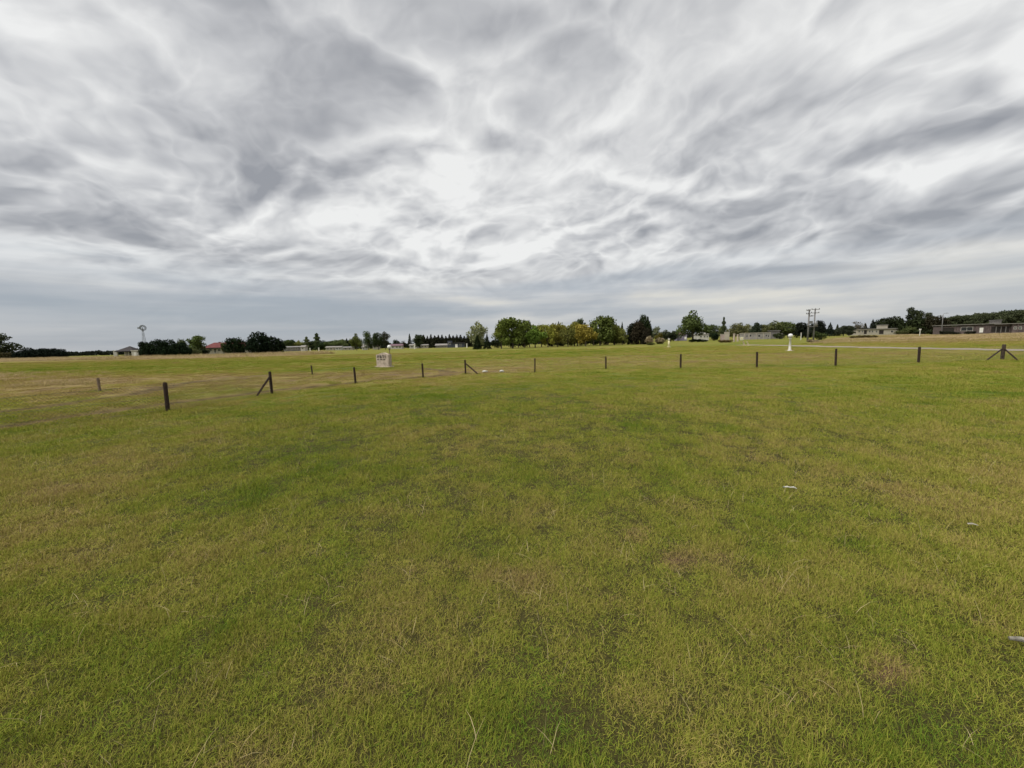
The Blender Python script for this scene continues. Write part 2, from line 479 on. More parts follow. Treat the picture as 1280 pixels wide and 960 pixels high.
def scatter(name, x, y, scl, dry, nvar, coll, label, cat, r, tilt=0.12, zoff=0.0):
    n = len(x)
    me = bpy.data.meshes.new(name)
    me.vertices.add(n)
    me.vertices.foreach_set('co', np.stack([x, y, height(x, y) + zoff], 1).astype(np.float32).ravel())
    attr(me, 'scl', scl, 'FLOAT_VECTOR')
    attr(me, 'rot', np.stack([r.normal(0, tilt, n), r.normal(0, tilt, n), r.random(n) * 6.2832], 1), 'FLOAT_VECTOR')
    attr(me, 'idx', r.integers(0, nvar, n), 'INT')
    attr(me, 'dry', dry)
    o = link(bpy.data.objects.new(name, me))
    tag(o, label, cat, kind='stuff')
    ng = bpy.data.node_groups.new(name, 'GeometryNodeTree')
    ng.interface.new_socket('Geometry', in_out='INPUT', socket_type='NodeSocketGeometry')
    ng.interface.new_socket('Geometry', in_out='OUTPUT', socket_type='NodeSocketGeometry')
    gi, go = ng.nodes.new('NodeGroupInput'), ng.nodes.new('NodeGroupOutput')
    ip = ng.nodes.new('GeometryNodeInstanceOnPoints')
    ci = ng.nodes.new('GeometryNodeCollectionInfo')
    ci.inputs['Collection'].default_value = coll
    ci.inputs['Separate Children'].default_value = True
    ci.inputs['Reset Children'].default_value = True
    ip.inputs['Pick Instance'].default_value = True
    def na(nm, typ):
        q = ng.nodes.new('GeometryNodeInputNamedAttribute'); q.data_type = typ
        q.inputs['Name'].default_value = nm
        return q.outputs['Attribute']
    L = ng.links.new
    L(gi.outputs[0], ip.inputs['Points']); L(ci.outputs[0], ip.inputs['Instance'])
    L(na('idx', 'INT'), ip.inputs['Instance Index'])
    e2r = ng.nodes.new('FunctionNodeEulerToRotation')
    L(na('rot', 'FLOAT_VECTOR'), e2r.inputs[0]); L(e2r.outputs[0], ip.inputs['Rotation'])
    L(na('scl', 'FLOAT_VECTOR'), ip.inputs['Scale'])
    L(ip.outputs[0], go.inputs[0])
    md = o.modifiers.new('scatter', 'NODES'); md.node_group = ng
    return o

def wedge(d0, d1, dens_fn, r, half=1.5):
    """points in the wedge of lawn in front of the photographer"""
    n = int(half * (d1 * d1 - d0 * d0) * dens_fn(d0))
    y = np.sqrt(r.random(n) * (d1 * d1 - d0 * d0) + d0 * d0)
    x = (r.random(n) * 2 - 1) * half * y
    keep = r.random(n) < dens_fn(y) / dens_fn(d0)
    return x[keep], y[keep]

def inpoly(x, y, poly):
    ins = np.zeros(len(x), bool); j = len(poly) - 1
    for i in range(len(poly)):
        xi, yi = poly[i]; xj, yj = poly[j]
        c = ((yi > y) != (yj > y)) & (x < (xj - xi) * (y - yi) / (yj - yi + 1e-12) + xi)
        ins ^= c; j = i
    return ins
ROAD = [(925, 431.2), (985, 432.0), (1040, 433.4), (1120, 435.0), (1200, 436.4), (1290, 438.2), (1400, 440)]
_rp = [ground_at(a, c) for a, c in ROAD]
def road_side(off):
    """the road line moved sideways by off metres"""
    out = []
    for i, q in enumerate(_rp):
        t_ = (_rp[min(i + 1, len(_rp) - 1)] - _rp[max(i - 1, 0)]).normalized()
        out.append((q.x - t_.y * off, q.y + t_.x * off))
    return out
ROAD_POLY = road_side(-1.8) + road_side(1.8)[::-1]
VERGE_POLY = road_side(-7.0) + road_side(7.0)[::-1]

lawn_m = grass_mat('turf_blades', GRASS_STOPS)
NV = 10
tufts = [blade_mesh('grass_tuft', 56, 0.072, 0.015, 0.050, 0.0013, 0.0027, (0.3, 1.9), lawn_m, 50 + i) for i in range(NV)]
tuft_c = src_collection('tuft_sources', tufts)
NF = 6
swards = [blade_mesh('grass_sward', 190, 0.26, 0.030, 0.080, 0.0035, 0.0060, (0.35, 1.5), lawn_m, 70 + i) for i in range(NF)]
sward_c = src_collection('sward_sources', swards)
r1 = np.random.default_rng(21)
def lawn_points(x, y, thin, far=False):
    d = np.hypot(x, y); dry = dryness(x, y)
    bare = smooth(0.86, 1.0, dry) * (d < 40)
    clump = 0.45 * fbm(x, y, 0.55, 2, 31) + 0.75 * vnoise(x, y, 0.15, 33) + 0.35 * vnoise(x, y, 0.07, 34)                       # tight clumps with gaps between
    if far: clump = 0.8 * fbm(x, y, 1.1, 3, 31) + 0.5 * vnoise(x, y, 0.35, 33)
    trk = tracks_mask(x, y)
    R = lambda: r1.random(len(x))
    keep = (R() > 0.80 * bare) & (R() > (1 - smooth(-0.55, 0.05, clump)) * thin) & (R() > 0.98 * smooth(0.22, 0.5, trk)) & ~inpoly(x, y, ROAD_POLY)
    x, y, d, dry, clump = x[keep], y[keep], d[keep], dry[keep], clump[keep]
    lush = 1 - smooth(0.08, 0.34, dry)
    hg = (0.7 + 0.5 * r1.random(len(x))) * (1 + 0.6 * lush) * (1 + 0.75 * np.clip(clump, -0.6, 0.7)) * (1 - 0.35 * smooth(0.6, 1.0, dry))
    if far: hg = hg * 0.8 * np.where(inpoly(x, y, VERGE_POLY), 0.45, 1.0)
    return x, y, d, np.clip(dry + 0.10 * clump + r1.normal(0, 0.15 if far else 0.08, len(x)), 0, 1), hg
# close to the photographer: small tufts
xs, ys = [], []
dens = lambda d: 900.0 * np.minimum(1.0, (2.6 / np.maximum(np.asarray(d, float), 0.01)) ** 1.3)
for d0, d1 in ((0.5, 2.6), (2.6, 5), (5, 9.5)):
    a_, b_ = wedge(d0, d1, dens, r1, 1.55)
    xs.append(a_); ys.append(b_)
x, y = np.concatenate(xs), np.concatenate(ys)
kp = r1.random(len(x)) > smooth(7.0, 9.5, y); x, y = x[kp], y[kp]
x, y, d, dj, hg = lawn_points(x, y, 0.46)
s = np.clip((d / 2.6) ** 0.4, 1.0, 1.6) * (0.75 + 0.5 * r1.random(len(x)))
scatter('lawn_grass', x, y, np.stack([s, s, hg * np.clip((d / 2.6) ** 0.25, 1, 1.35)], 1), dj, NV, tuft_c, 'short mixed green and straw coloured grass of the near lawn', 'grass', r1)
# further off: wider swards
xs, ys = [], []
dens = lambda d: 30.0 * np.minimum(1.0, (11.0 / np.maximum(np.asarray(d, float), 0.01)) ** 1.15)
for d0, d1 in ((6.5, 12), (12, 24), (24, 44), (44, 66)):
    a_, b_ = wedge(d0, d1, dens, r1, 1.55)
    xs.append(a_); ys.append(b_)
x, y = np.concatenate(xs), np.concatenate(ys)
kp = r1.random(len(x)) < smooth(6.5, 9.0, y); x, y = x[kp], y[kp]
x, y, d, dj, hg = lawn_points(x, y, 0.5, True)
s = np.clip((d / 14.0) ** 0.35, 1.0, 1.6) * (0.8 + 0.4 * r1.random(len(x)))
scatter('field_grass', x, y, np.stack([s, s, hg * np.clip((d / 10.0) ** 0.2, 1, 1.4)], 1), dj, NF, sward_c, 'short grazed grass of the open field towards the trees', 'grass', r1, 0.06)

# scattered longer tussocks that break up the sward
xs, ys = wedge(3.0, 48, lambda d: 1.6 * np.minimum(1.0, (8.0 / np.maximum(np.asarray(d, float), 0.01)) ** 0.9), r1, 1.55)
kp = fbm(xs, ys, 2.4, 3, 41) + 0.02 > r1.normal(0, 0.22, len(xs)); xs, ys = xs[kp], ys[kp]
kp = (tracks_mask(xs, ys) < 0.3) & ~inpoly(xs, ys, VERGE_POLY); xs, ys = xs[kp], ys[kp]
sw = 1.2 + 1.3 * r1.random(len(xs))
scatter('grass_tussock_sward', xs, ys, np.stack([sw, sw, 1.3 + 1.0 * r1.random(len(xs))], 1), np.clip(dryness(xs, ys) - 0.22 + r1.normal(0, 0.12, len(xs)), 0, 1), NV, tuft_c,
        'longer darker green tussocks dotted over the lawn', 'grass', r1)
# straw stalks lying about in the lawn
straw_stops = [(0.0, (0.30, 0.24, 0.11)), (1.0, (0.42, 0.35, 0.19))]
straw_m = grass_mat('straw_stalks', straw_stops, 0.6, 0.15)
stalks = [blade_mesh('straw_stalk', 3, 0.08, 0.08, 0.19, 0.0016, 0.0026, (0.5, 1.6), straw_m, 90 + i) for i in range(5)]
stalk_c = src_collection('stalk_sources', stalks)
r2 = np.random.default_rng(5)
x, y = wedge(0.6, 9, lambda d: 26.0 + 0 * np.asarray(d, float), r2, 1.5)
kp = r2.random(len(x)) < 0.15 + dryness(x, y)
x, y = x[kp], y[kp]
sc = 0.7 + 0.7 * r2.random(len(x))
scatter('straw_stalk_litter', x, y, np.stack([sc, sc, sc * 0.8], 1), r2.random(len(x)), 5, stalk_c,
        'thin pale straw stalks lying loose in the near lawn', 'straw', r2)

# tall dry grass: strip at the far edge on the left, rough patch by the tracks, field on the right
dry_stops = [(0.0, (0.22, 0.20, 0.055)), (0.5, (0.355, 0.270, 0.142)), (1.0, (0.49, 0.380, 0.235))]
dry_m = grass_mat('dry_grass_blades', dry_stops, 0.5, 0.25)
tall = [blade_mesh('dry_tuft', 36, 0.16, 0.20, 0.46, 0.006, 0.012, (0.15, 0.8), dry_m, 130 + i) for i in range(6)]
tall_c = src_collection('dry_sources', tall)
def field(poly, dens, r):
    P = np.array(poly); lo, hi = P.min(0), P.max(0)
    n = int((hi - lo).prod() * dens)
    x = lo[0] + r.random(n) * (hi[0] - lo[0]); y = lo[1] + r.random(n) * (hi[1] - lo[1])
    kp = inpoly(x, y, poly)
    return x[kp], y[kp]
def flat(px, y):
    return ((px - 640) / FPX * y, y)
r3 = np.random.default_rng(8)
left_strip = [flat(-110, 74), flat(0, 74), flat(150, 70), flat(240, 64), flat(330, 60), flat(420, 76), flat(405, 100), flat(320, 92), flat(200, 92), flat(0, 130), flat(-110, 130)]
x, y = field(left_strip, 2.6, r3)
kp = fbm(x * 0.25, y, 9, 4, 3) + 0.15 > r3.normal(0, 0.15, len(x)); x, y = x[kp], y[kp]
sc = 1.5 + 1.2 * r3.random(len(x))
scatter('dry_grass_strip', x, y, np.stack([sc, sc, 1.1 * sc * (0.35 + 0.3 * r3.random(len(x)))], 1), np.clip(0.62 + 0.7 * fbm(x * 0.3, y, 8, 3, 6) + r3.normal(0, 0.1, len(x)), 0, 1), 6, tall_c,
        'strip of pale dry grass along the far edge of the left field', 'dry grass', r3)
rough = [flat(-110, 21), flat(0, 18.8), flat(110, 19), flat(150, 22), flat(140, 30), flat(60, 33), flat(-110, 33)]
x, y = field(rough, 15, r3)
kp = fbm(x * 0.5, y, 2.6, 3, 3) - 0.10 > r3.normal(0, 0.25, len(x)); x, y = x[kp], y[kp]
sc = 0.55 + 0.5 * r3.random(len(x))
scatter('rough_dry_grass', x, y, np.stack([sc, sc, 0.45 * sc], 1), np.clip(0.45 + 0.3 * fbm(x, y, 3, 3, 6) + r3.normal(0, 0.1, len(x)), 0, 1), 6, tall_c,
        'rough knee high dry grass beside the wheel tracks and a lone post', 'dry grass', r3)
right_field = [flat(1010, 60), flat(1120, 56), flat(1290, 50), flat(1420, 48), flat(1420, 128), flat(1170, 128), flat(1140, 170), flat(1070, 150), flat(1030, 90)]
x, y = field(right_field, 2.4, r3)
kp = fbm(x * 0.3, y, 12, 4, 13) + 0.12 > r3.normal(0, 0.2, len(x)); x, y = x[kp], y[kp]
sc = 1.3 + 1.2 * r3.random(len(x))
scatter('dry_field_grass', x, y, np.stack([sc, sc, sc * (0.22 + 0.25 * r3.random(len(x)))], 1), np.clip(0.48 + 0.75 * fbm(x * 0.4, y, 9, 3, 16) + r3.normal(0, 0.1, len(x)), 0, 1), 6, tall_c,
        'tall reddish straw grass of the field before the brick building', 'dry grass', r3)

# ------------------------------------------------------------------ mesh building
class MB:
    def __init__(self):
        self.v, self.f = [], []
    def box(self, c, s, rz=0.0, taper=1.0):
        o = len(self.v); cs, sn = math.cos(rz), math.sin(rz)
        for dz in (-0.5, 0.5):
            t = taper if dz > 0 else 1.0
            for dx, dy in ((-0.5, -0.5), (0.5, -0.5), (0.5, 0.5), (-0.5, 0.5)):
                x, y = dx * s[0] * t, dy * s[1] * t
                self.v.append((c[0] + x * cs - y * sn, c[1] + x * sn + y * cs, c[2] + dz * s[2]))
        self.f += [tuple(o + i for i in q) for q in ((0, 3, 2, 1), (4, 5, 6, 7), (0, 1, 5, 4), (1, 2, 6, 5), (2, 3, 7, 6), (3, 0, 4, 7))]
        return self
    def tube(self, pts, radii, n=8, cap=True, jit=0.0, seed=0):
        r = random.Random(seed); o0 = len(self.v)
        pts = [Vector(p) for p in pts]
        for i, p in enumerate(pts):
            d = (pts[min(i + 1, len(pts) - 1)] - pts[max(i - 1, 0)]).normalized()
            a = d.orthogonal().normalized() if abs(d.z) < 0.9 else Vector((1, 0, 0)) - d * d.x
            a.normalize(); b = d.cross(a)
            for j in range(n):
                t = 2 * math.pi * j / n
                q = radii[i] * (1 + r.uniform(-jit, jit))
                self.v.append(tuple(p + (a * math.cos(t) + b * math.sin(t)) * q))
        for i in range(len(pts) - 1):
            for j in range(n):
                k1 = (j + 1) % n
                self.f.append((o0 + i * n + j, o0 + i * n + k1, o0 + (i + 1) * n + k1, o0 + (i + 1) * n + j))
        if cap:
            self.f.append(tuple(o0 + j for j in reversed(range(n))))
            self.f.append(tuple(o0 + (len(pts) - 1) * n + j for j in range(n)))
        return self
    def lathe(self, prof, n=16, c=(0, 0, 0)):
        o = len(self.v)
        for r, z in prof:
            for j in range(n):
                t = 2 * math.pi * j / n
                self.v.append((c[0] + r * math.cos(t), c[1] + r * math.sin(t), c[2] + z))
        for i in range(len(prof) - 1):
            for j in range(n):
                k1 = (j + 1) % n
                self.f.append((o + i * n + j, o + i * n + k1, o + (i + 1) * n + k1, o + (i + 1) * n + j))
        self.f.append(tuple(o + j for j in reversed(range(n))))
        self.f.append(tuple(o + (len(prof) - 1) * n + j for j in range(n)))
        return self
    def poly(self, verts, faces):
        o = len(self.v); self.v += [tuple(q) for q in verts]; self.f += [tuple(o + i for i in f) for f in faces]
        return self
    def mesh(self, name, mat, smooth_=False):
        me = bpy.data.meshes.new(name)
        me.from_pydata(self.v, [], self.f); me.update()
        if smooth_: me.shade_smooth()
        if mat: me.materials.append(mat)
        return me
    def obj(self, name, mat, parent=None, smooth_=False):
        return link(bpy.data.objects.new(name, self.mesh(name, mat, smooth_)), parent)

def spot(px, y):
    """ground point in photo column px (at the horizon) at distance y"""
    hy = 425.5 - 0.0245 * (px - 640)
    d = ray(px, hy + 818.0 / y)
    x = d.x / d.y * y
    return Vector((x, y, hz(x, y)))

def tall_to(px, y, top):
    """real height of a thing standing at spot(px, y) that reaches photo row top"""
    return at_depth(px, top, y).z - spot(px, y).z

def PXM(y):
    return y / FPX

# ------------------------------------------------------------------ trees
def leaf_mat(name):
    m, k, out = new_mat(name)
    oi = k.n.new('ShaderNodeObjectInfo')
    g = k.n.new('ShaderNodeNewGeometry').outputs['Position']
    n = k.noise(g, 0.9, 3, 0.6)
    t = k.n.new('ShaderNodeAttribute'); t.attribute_name = 'tint'
    f = k.m('ADD', k.m('MULTIPLY', n, 0.9), k.m('MULTIPLY', t.outputs['Fac'], 0.9))
    sc = k.ss(f, 0.3, 1.5, 0.55, 1.6)
    col = k.mix(1.0, oi.outputs['Color'], k.comb(sc, sc, k.m('MULTIPLY', sc, 0.9)), 'MULTIPLY')
    d = k.n.new('ShaderNodeBsdfDiffuse'); k.put(d.inputs[0], col)
    tr = k.n.new('ShaderNodeBsdfTranslucent'); k.put(tr.inputs[0], col)
    mx = k.n.new('ShaderNodeMixShader'); mx.inputs[0].default_value = 0.22
    k.l.new(d.outputs[0], mx.inputs[1]); k.l.new(tr.outputs[0], mx.inputs[2])
    k.l.new(mx.outputs[0], out.inputs[0])
    return m
LEAF = leaf_mat('foliage')
BARK = surf_mat('bark', (0.085, 0.068, 0.052), 0.95, 0.3, 3.0)
PALE_BARK = surf_mat('pale_bark', (0.20, 0.17, 0.135), 0.95, 0.3, 3.0)

def cards(P, N, size, r, elong=1.0, up=None):
    """one small leaf-spray quad at each point, facing roughly along N"""
    n = len(P)
    N = N / (np.linalg.norm(N, axis=1, keepdims=True) + 1e-9)
    a = r.normal(size=(n, 3)) if up is None else up + r.normal(0, 0.35, size=(n, 3))
    a = a - N * (a * N).sum(1, keepdims=True); a /= np.linalg.norm(a, axis=1, keepdims=True) + 1e-9
    b = np.cross(N, a)
    s = (size * (0.55 + 0.9 * r.random(n)))[:, None]
    a, b = a * s * elong, b * s
    V = np.stack([P - a * 0.5, P + b * 0.42, P + a * 0.5, P - b * 0.42], 1).reshape(-1, 3)
    F = np.arange(4 * n).reshape(n, 4)
    return V, F
def crown_mesh(name, P, N, size, r, elong=1.0, up=None):
    V, F = cards(P, N, size, r, elong, up)
    me = mesh_np(name, V, F)
    attr(me, 'tint', np.repeat(r.random(len(P)), 4))
    me.materials.append(LEAF)
    return me

def sph(n, r):
    v = r.normal(size=(n, 3)); return v / np.linalg.norm(v, axis=1, keepdims=True)

def lobed(r, lobes, n, size, outward=0.9, depth=0.45, squash=True):
    w = np.array([l[1][0] * l[1][1] + l[1][0] * l[1][2] for l in lobes]); w = w / w.sum()
    Ps, Ns = [], []
    for (c, q), ww in zip(lobes, w):
        m = int(n * ww) + 1
        dv = sph(m, r)
        rr = 1 - depth * r.random(m) ** 1.6
        rr *= 1 + 0.10 * np.sin(dv[:, 0] * 7 + c[0] * 30) + 0.08 * r.normal(size=m)
        Ps.append(np.array(c) + dv * np.array(q) * rr[:, None]); Ns.append(dv * outward + r.normal(0, 0.55, (m, 3)))
    return np.concatenate(Ps), np.concatenate(Ns)

def v_broadleaf(seed, low=0.13, n=3200, airy=0.0):
    r = np.random.default_rng(seed)
    lobes = []
    for i in range(19):
        z = low + 0.10 + (0.86 - low - 0.10) * r.random()
        ext = 0.40 * math.sqrt(max(0.12, 1 - ((z - 0.50) / 0.50) ** 2))
        a = r.random() * 6.283; q = ext * math.sqrt(r.random())
        s = 0.12 + 0.09 * r.random() - airy * 0.03
        lobes.append(((q * math.cos(a), q * math.sin(a), z), (s * 1.1, s * 1.1, s * 0.85)))
    lobes.append(((0.02, 0.0, 0.84), (0.15, 0.15, 0.15)))
    lobes.append(((0.0, 0.02, 0.54), (0.30, 0.30, 0.28)))
    P, N = lobed(r, lobes, int(n * (1 - 0.35 * airy)), 0.05)
    P[:, 2] = np.minimum(P[:, 2], 1.0)
    crown = crown_mesh('crown', P, N, 0.058, r)
    t = MB()
    t.tube([(0, 0, -0.02), (0.006, 0.0, 0.16), (0.01, 0.01, 0.34), (0.0, 0.0, 0.62)], [0.032, 0.024, 0.019, 0.008], 7)
    for l in lobes[:8]:
        z0 = 0.18 + 0.2 * r.random()
        c = l[0]
        t.tube([(0.004, 0, z0), (c[0] * 0.5, c[1] * 0.5, (z0 + c[2]) / 2), c], [0.013, 0.009, 0.004], 5)
    return crown, t.mesh('trunk', BARK)

def v_conifer(seed, n=1700, low=0.05, full=1.0):
    r = np.random.default_rng(seed)
    z = low + (1 - low) * (1 - np.sqrt(r.random(n) * 0.98 + 0.0))
    lay = 0.5 + 0.5 * np.cos(z * 2 * math.pi * 13 + r.random() * 6)
    R = 0.5 * full * (1 - z) ** 0.85 * (0.62 + 0.38 * lay) * (0.85 + 0.3 * r.random(n))
    a = r.random(n) * 6.283
    a = a + 0.25 * np.sin(a * 5 + z * 40)
    q = R * (0.35 + 0.65 * np.sqrt(r.random(n)))
    P = np.stack([q * np.cos(a), q * np.sin(a), z + 0.012 - 0.10 * q], 1)
    out = np.stack([np.cos(a), np.sin(a), np.full(n, -0.35)], 1)
    N = np.stack([np.cos(a) * 0.4, np.sin(a) * 0.4, np.full(n, 0.8)], 1) + r.normal(0, 0.4, (n, 3))
    crown = crown_mesh('crown', P, N, 0.060, r, 1.6, out)
    t = MB().tube([(0, 0, -0.02), (0, 0, 0.5), (0, 0, 0.97)], [0.035, 0.02, 0.004], 6)
    return crown, t.mesh('trunk', BARK)

def v_cypress(seed, n=2600):
    """dense dark rounded conifer that reaches the ground"""
    r = np.random.default_rng(seed)
    lobes = [((0, 0, 0.40), (0.43, 0.43, 0.42)), ((0.03, 0, 0.72), (0.26, 0.26, 0.27))]
    for i in range(11):
        a = r.random() * 6.283; z = 0.12 + 0.72 * r.random()
        e = 0.40 * math.sqrt(max(0.05, 1 - ((z - 0.35) / 0.62) ** 2)); s = 0.12 + 0.07 * r.random()
        lobes.append(((e * math.cos(a) * 0.8, e * math.sin(a) * 0.8, z), (s, s, s * 1.35)))
    P, N = lobed(r, lobes, n, 0.05, depth=0.3)
    kp = (P[:, 2] > 0.0) & (P[:, 2] < 1.02)
    P, N = P[kp], N[kp]
    up = np.tile(np.array([0, 0, 1.0]), (len(P), 1))
    crown = crown_mesh('crown', P, N, 0.058, r, 1.5, up)
    t = MB().tube([(0, 0, -0.02), (0, 0, 0.4), (0, 0, 0.9)], [0.045, 0.03, 0.008], 6)
    return crown, t.mesh('trunk', BARK)

def v_poplar(seed, n=1500):
    r = np.random.default_rng(seed)
    z = 0.08 + 0.92 * r.random(n)
    R = 0.5 * np.sin(np.clip(z, 0, 1) ** 0.7 * math.pi) ** 0.6 * (0.7 + 0.3 * np.sin(z * 31 + seed)) * (0.8 + 0.35 * r.random(n))
    a = r.random(n) * 6.283; q = R * (0.4 + 0.6 * np.sqrt(r.random(n)))
    P = np.stack([q * np.cos(a), q * np.sin(a), z], 1)
    N = np.stack([np.cos(a), np.sin(a), 0 * a], 1) + r.normal(0, 0.6, (n, 3))
    crown = crown_mesh('crown', P, N, 0.075, r, 1.0)
    t = MB().tube([(0, 0, -0.02), (0, 0, 0.4), (0, 0, 0.95)], [0.06, 0.04, 0.008], 6)
    return crown, t.mesh('trunk', BARK)

def v_pine(seed, n=1900):
    """open crowned pine: bare stem below, flat clumps above"""
    r = np.random.default_rng(seed)
    lobes = []
    for i in range(11):
        z = 0.38 + 0.56 * r.random(); a = r.random() * 6.283
        e = 0.40 * (1 - 0.75 * ((z - 0.45) / 0.55) ** 2) * (0.35 + 0.65 * r.random()); s = 0.09 + 0.08 * r.random()
        lobes.append(((e * math.cos(a), e * math.sin(a), z), (s * 1.35, s * 1.35, s * 0.62)))
    lobes.append(((0, 0, 0.92), (0.13, 0.13, 0.07)))
    P, N = lobed(r, lobes, n, 0.05)
    crown = crown_mesh('crown', P, N, 0.054, r)
    t = MB().tube([(0, 0, -0.02), (0.01, 0, 0.4), (0.0, 0, 0.93)], [0.032, 0.024, 0.006], 6)
    for l in lobes[:9]:
        c = l[0]; t.tube([(0.005, 0, c[2] - 0.10), (c[0] * 0.6, c[1] * 0.6, c[2] - 0.05), c], [0.012, 0.008, 0.004], 5)
    return crown, t.mesh('trunk', BARK)

def v_bush(seed, n=1300):
    r = np.random.default_rng(seed)
    lobes = [((0, 0, 0.42), (0.40, 0.40, 0.42))]
    for i in range(8):
        a = r.random() * 6.283; s = 0.16 + 0.10 * r.random()
        lobes.append(((0.30 * math.cos(a), 0.30 * math.sin(a), 0.25 + 0.5 * r.random()), (s, s, s)))
    P, N = lobed(r, lobes, n, 0.07)
    kp = P[:, 2] > -0.01; P, N = P[kp], N[kp]
    crown = crown_mesh('crown', P, N, 0.085, r)
    t = MB()
    for i in range(4):
        a = i * 1.6 + r.random(); t.tube([(0.03 * math.cos(a), 0.03 * math.sin(a), -0.02), (0.18 * math.cos(a), 0.18 * math.sin(a), 0.55)], [0.03, 0.01], 5)
    return crown, t.mesh('stem', BARK)

def v_bare(seed):
    """thin grey crown, twigs showing"""
    r = np.random.default_rng(seed)
    t = MB().tube([(0, 0, -0.02), (0.01, 0, 0.3), (0, 0, 0.6)], [0.03, 0.022, 0.012], 6)
    tips = []
    for i in range(16):
        a = r.random() * 6.283; e = 0.20 + 0.26 * r.random(); z = 0.55 + 0.42 * r.random()
        z0 = 0.25 + 0.3 * r.random(); p1 = (e * 0.5 * math.cos(a), e * 0.5 * math.sin(a), (z0 + z) / 2 + 0.04)
        p2 = (e * math.cos(a), e * math.sin(a), z); t.tube([(0, 0, z0), p1, p2], [0.013, 0.008, 0.003], 5)
        tips += [p1, p2]
    lobes = [(p, (0.09, 0.09, 0.07)) for p in tips]
    P, N = lobed(r, lobes, 700, 0.05)
    return crown_mesh('crown', P, N, 0.042, r), t.mesh('trunk', PALE_BARK)

def v_pampas(seed, n=520):
    """rounded tussock of arching blades with pale plumes"""
    r = np.random.default_rng(seed)
    V, F, T = [], [], []
    for i in range(n):
        a = r.random() * 6.283; th = 1.25 * r.random() ** 0.7; L = 0.62 + 0.38 * r.random()
        d = np.array([math.cos(a), math.sin(a), 0]); sd = np.array([-math.sin(a), math.cos(a), 0]) * 0.018
        p0 = d * 0.22 * r.random(); hz_ = L * math.cos(th * 0.62); rx = 0.40 * math.sin(th)
        p1 = p0 + d * rx * 0.55 + np.array([0, 0, hz_ * 0.75]); p2 = p0 + d * rx + np.array([0, 0, hz_ * (1.0 - 0.45 * math.sin(th))])
        o = len(V); V += [p0 - sd, p0 + sd, p1 - sd, p1 + sd, p2 - sd * 0.4, p2 + sd * 0.4]
        F += [(o, o + 1, o + 3, o + 2), (o + 2, o + 3, o + 5, o + 4)]; T += [r.random()] * 6
    me = mesh_np('blades', np.array(V), np.array(F)); attr(me, 'tint', np.array(T)); me.materials.append(LEAF)
    dv = sph(200, r); dv[:, 2] = np.abs(dv[:, 2])
    P = dv * np.array([0.40, 0.40, 0.62]) * (0.75 + 0.25 * r.random((200, 1))) + np.array([0, 0, 0.32])
    pl = crown_mesh('plume', P, r.normal(size=(200, 3)), 0.10, r, 1.8, np.tile(np.array([0, 0, 1.0]), (200, 1)))
    return me, pl

VAR = {
    'broad': [v_broadleaf(i) for i in range(300, 306)],
    'airy': [v_broadleaf(i, 0.12, 2600, 0.8) for i in range(320, 323)],
    'conifer': [v_conifer(i) for i in range(340, 344)],
    'cypress': [v_cypress(i) for i in range(360, 364)],
    'poplar': [v_poplar(i) for i in range(380, 382)],
    'pine': [v_pine(i) for i in range(400, 404)],
    'bush': [v_bush(i) for i in range(420, 424)],
    'bare': [v_bare(i) for i in range(440, 442)],
    'pampas': [v_pampas(i) for i in range(460, 462)],
}
TNAME = {'broad': 'broadleaf_tree', 'airy': 'broadleaf_tree', 'conifer': 'conifer_tree', 'cypress': 'cypress_tree', 'poplar': 'poplar_tree',
         'pine': 'pine_tree', 'bush': 'shrub', 'bare': 'bare_tree', 'pampas': 'pampas_grass'}
TCAT = {'bush': 'shrub', 'pampas': 'plant'}
LEAF_GAIN = {'broad': 1.85, 'airy': 1.9, 'bush': 1.25, 'poplar': 1.3, 'cypress': 1.1, 'pine': 1.5, 'conifer': 1.2}   # foliage colour gain for each kind
_tc = {}
def tree(kind, px, y, top, wpx, col, label, group=None, var=None, cat=None, height_m=None, name=None):
    """copy a tree of this kind: stands at photo column px, y metres off, reaching photo row top, crown wpx wide"""
    i = _tc[kind] = _tc.get(kind, -1) + 1
    cm, tm = VAR[kind][(i if var is None else var) % len(VAR[kind])]
    loc = spot(px, y)
    h = height_m or tall_to(px, y, top)
    w = wpx * PXM(y) / 0.92
    o = empty(name or TNAME[kind], loc - Vector((0, 0, 0.02)), (i * 2.399) % 6.283, label, cat or TCAT.get(kind, 'tree'), group)
    o.scale = (w, w, h)
    g_ = LEAF_GAIN.get(kind, 1.0)
    c = bpy.data.objects.new(cm.name.split('.')[0], cm); c.color = (col[0] * g_, col[1] * g_, col[2] * g_, 1); link(c, o)
    t = bpy.data.objects.new(tm.name.split('.')[0], tm); link(t, o)
    if kind == 'pampas': t.color = (0.30, 0.255, 0.18, 1)
    return o

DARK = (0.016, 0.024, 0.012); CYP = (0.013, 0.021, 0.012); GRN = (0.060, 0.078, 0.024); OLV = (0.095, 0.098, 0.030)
YEL = (0.150, 0.135, 0.028); ORG = (0.122, 0.100, 0.022); SIL = (0.105, 0.112, 0.062); GRY = (0.060, 0.066, 0.040); MID = (0.042, 0.055, 0.022)

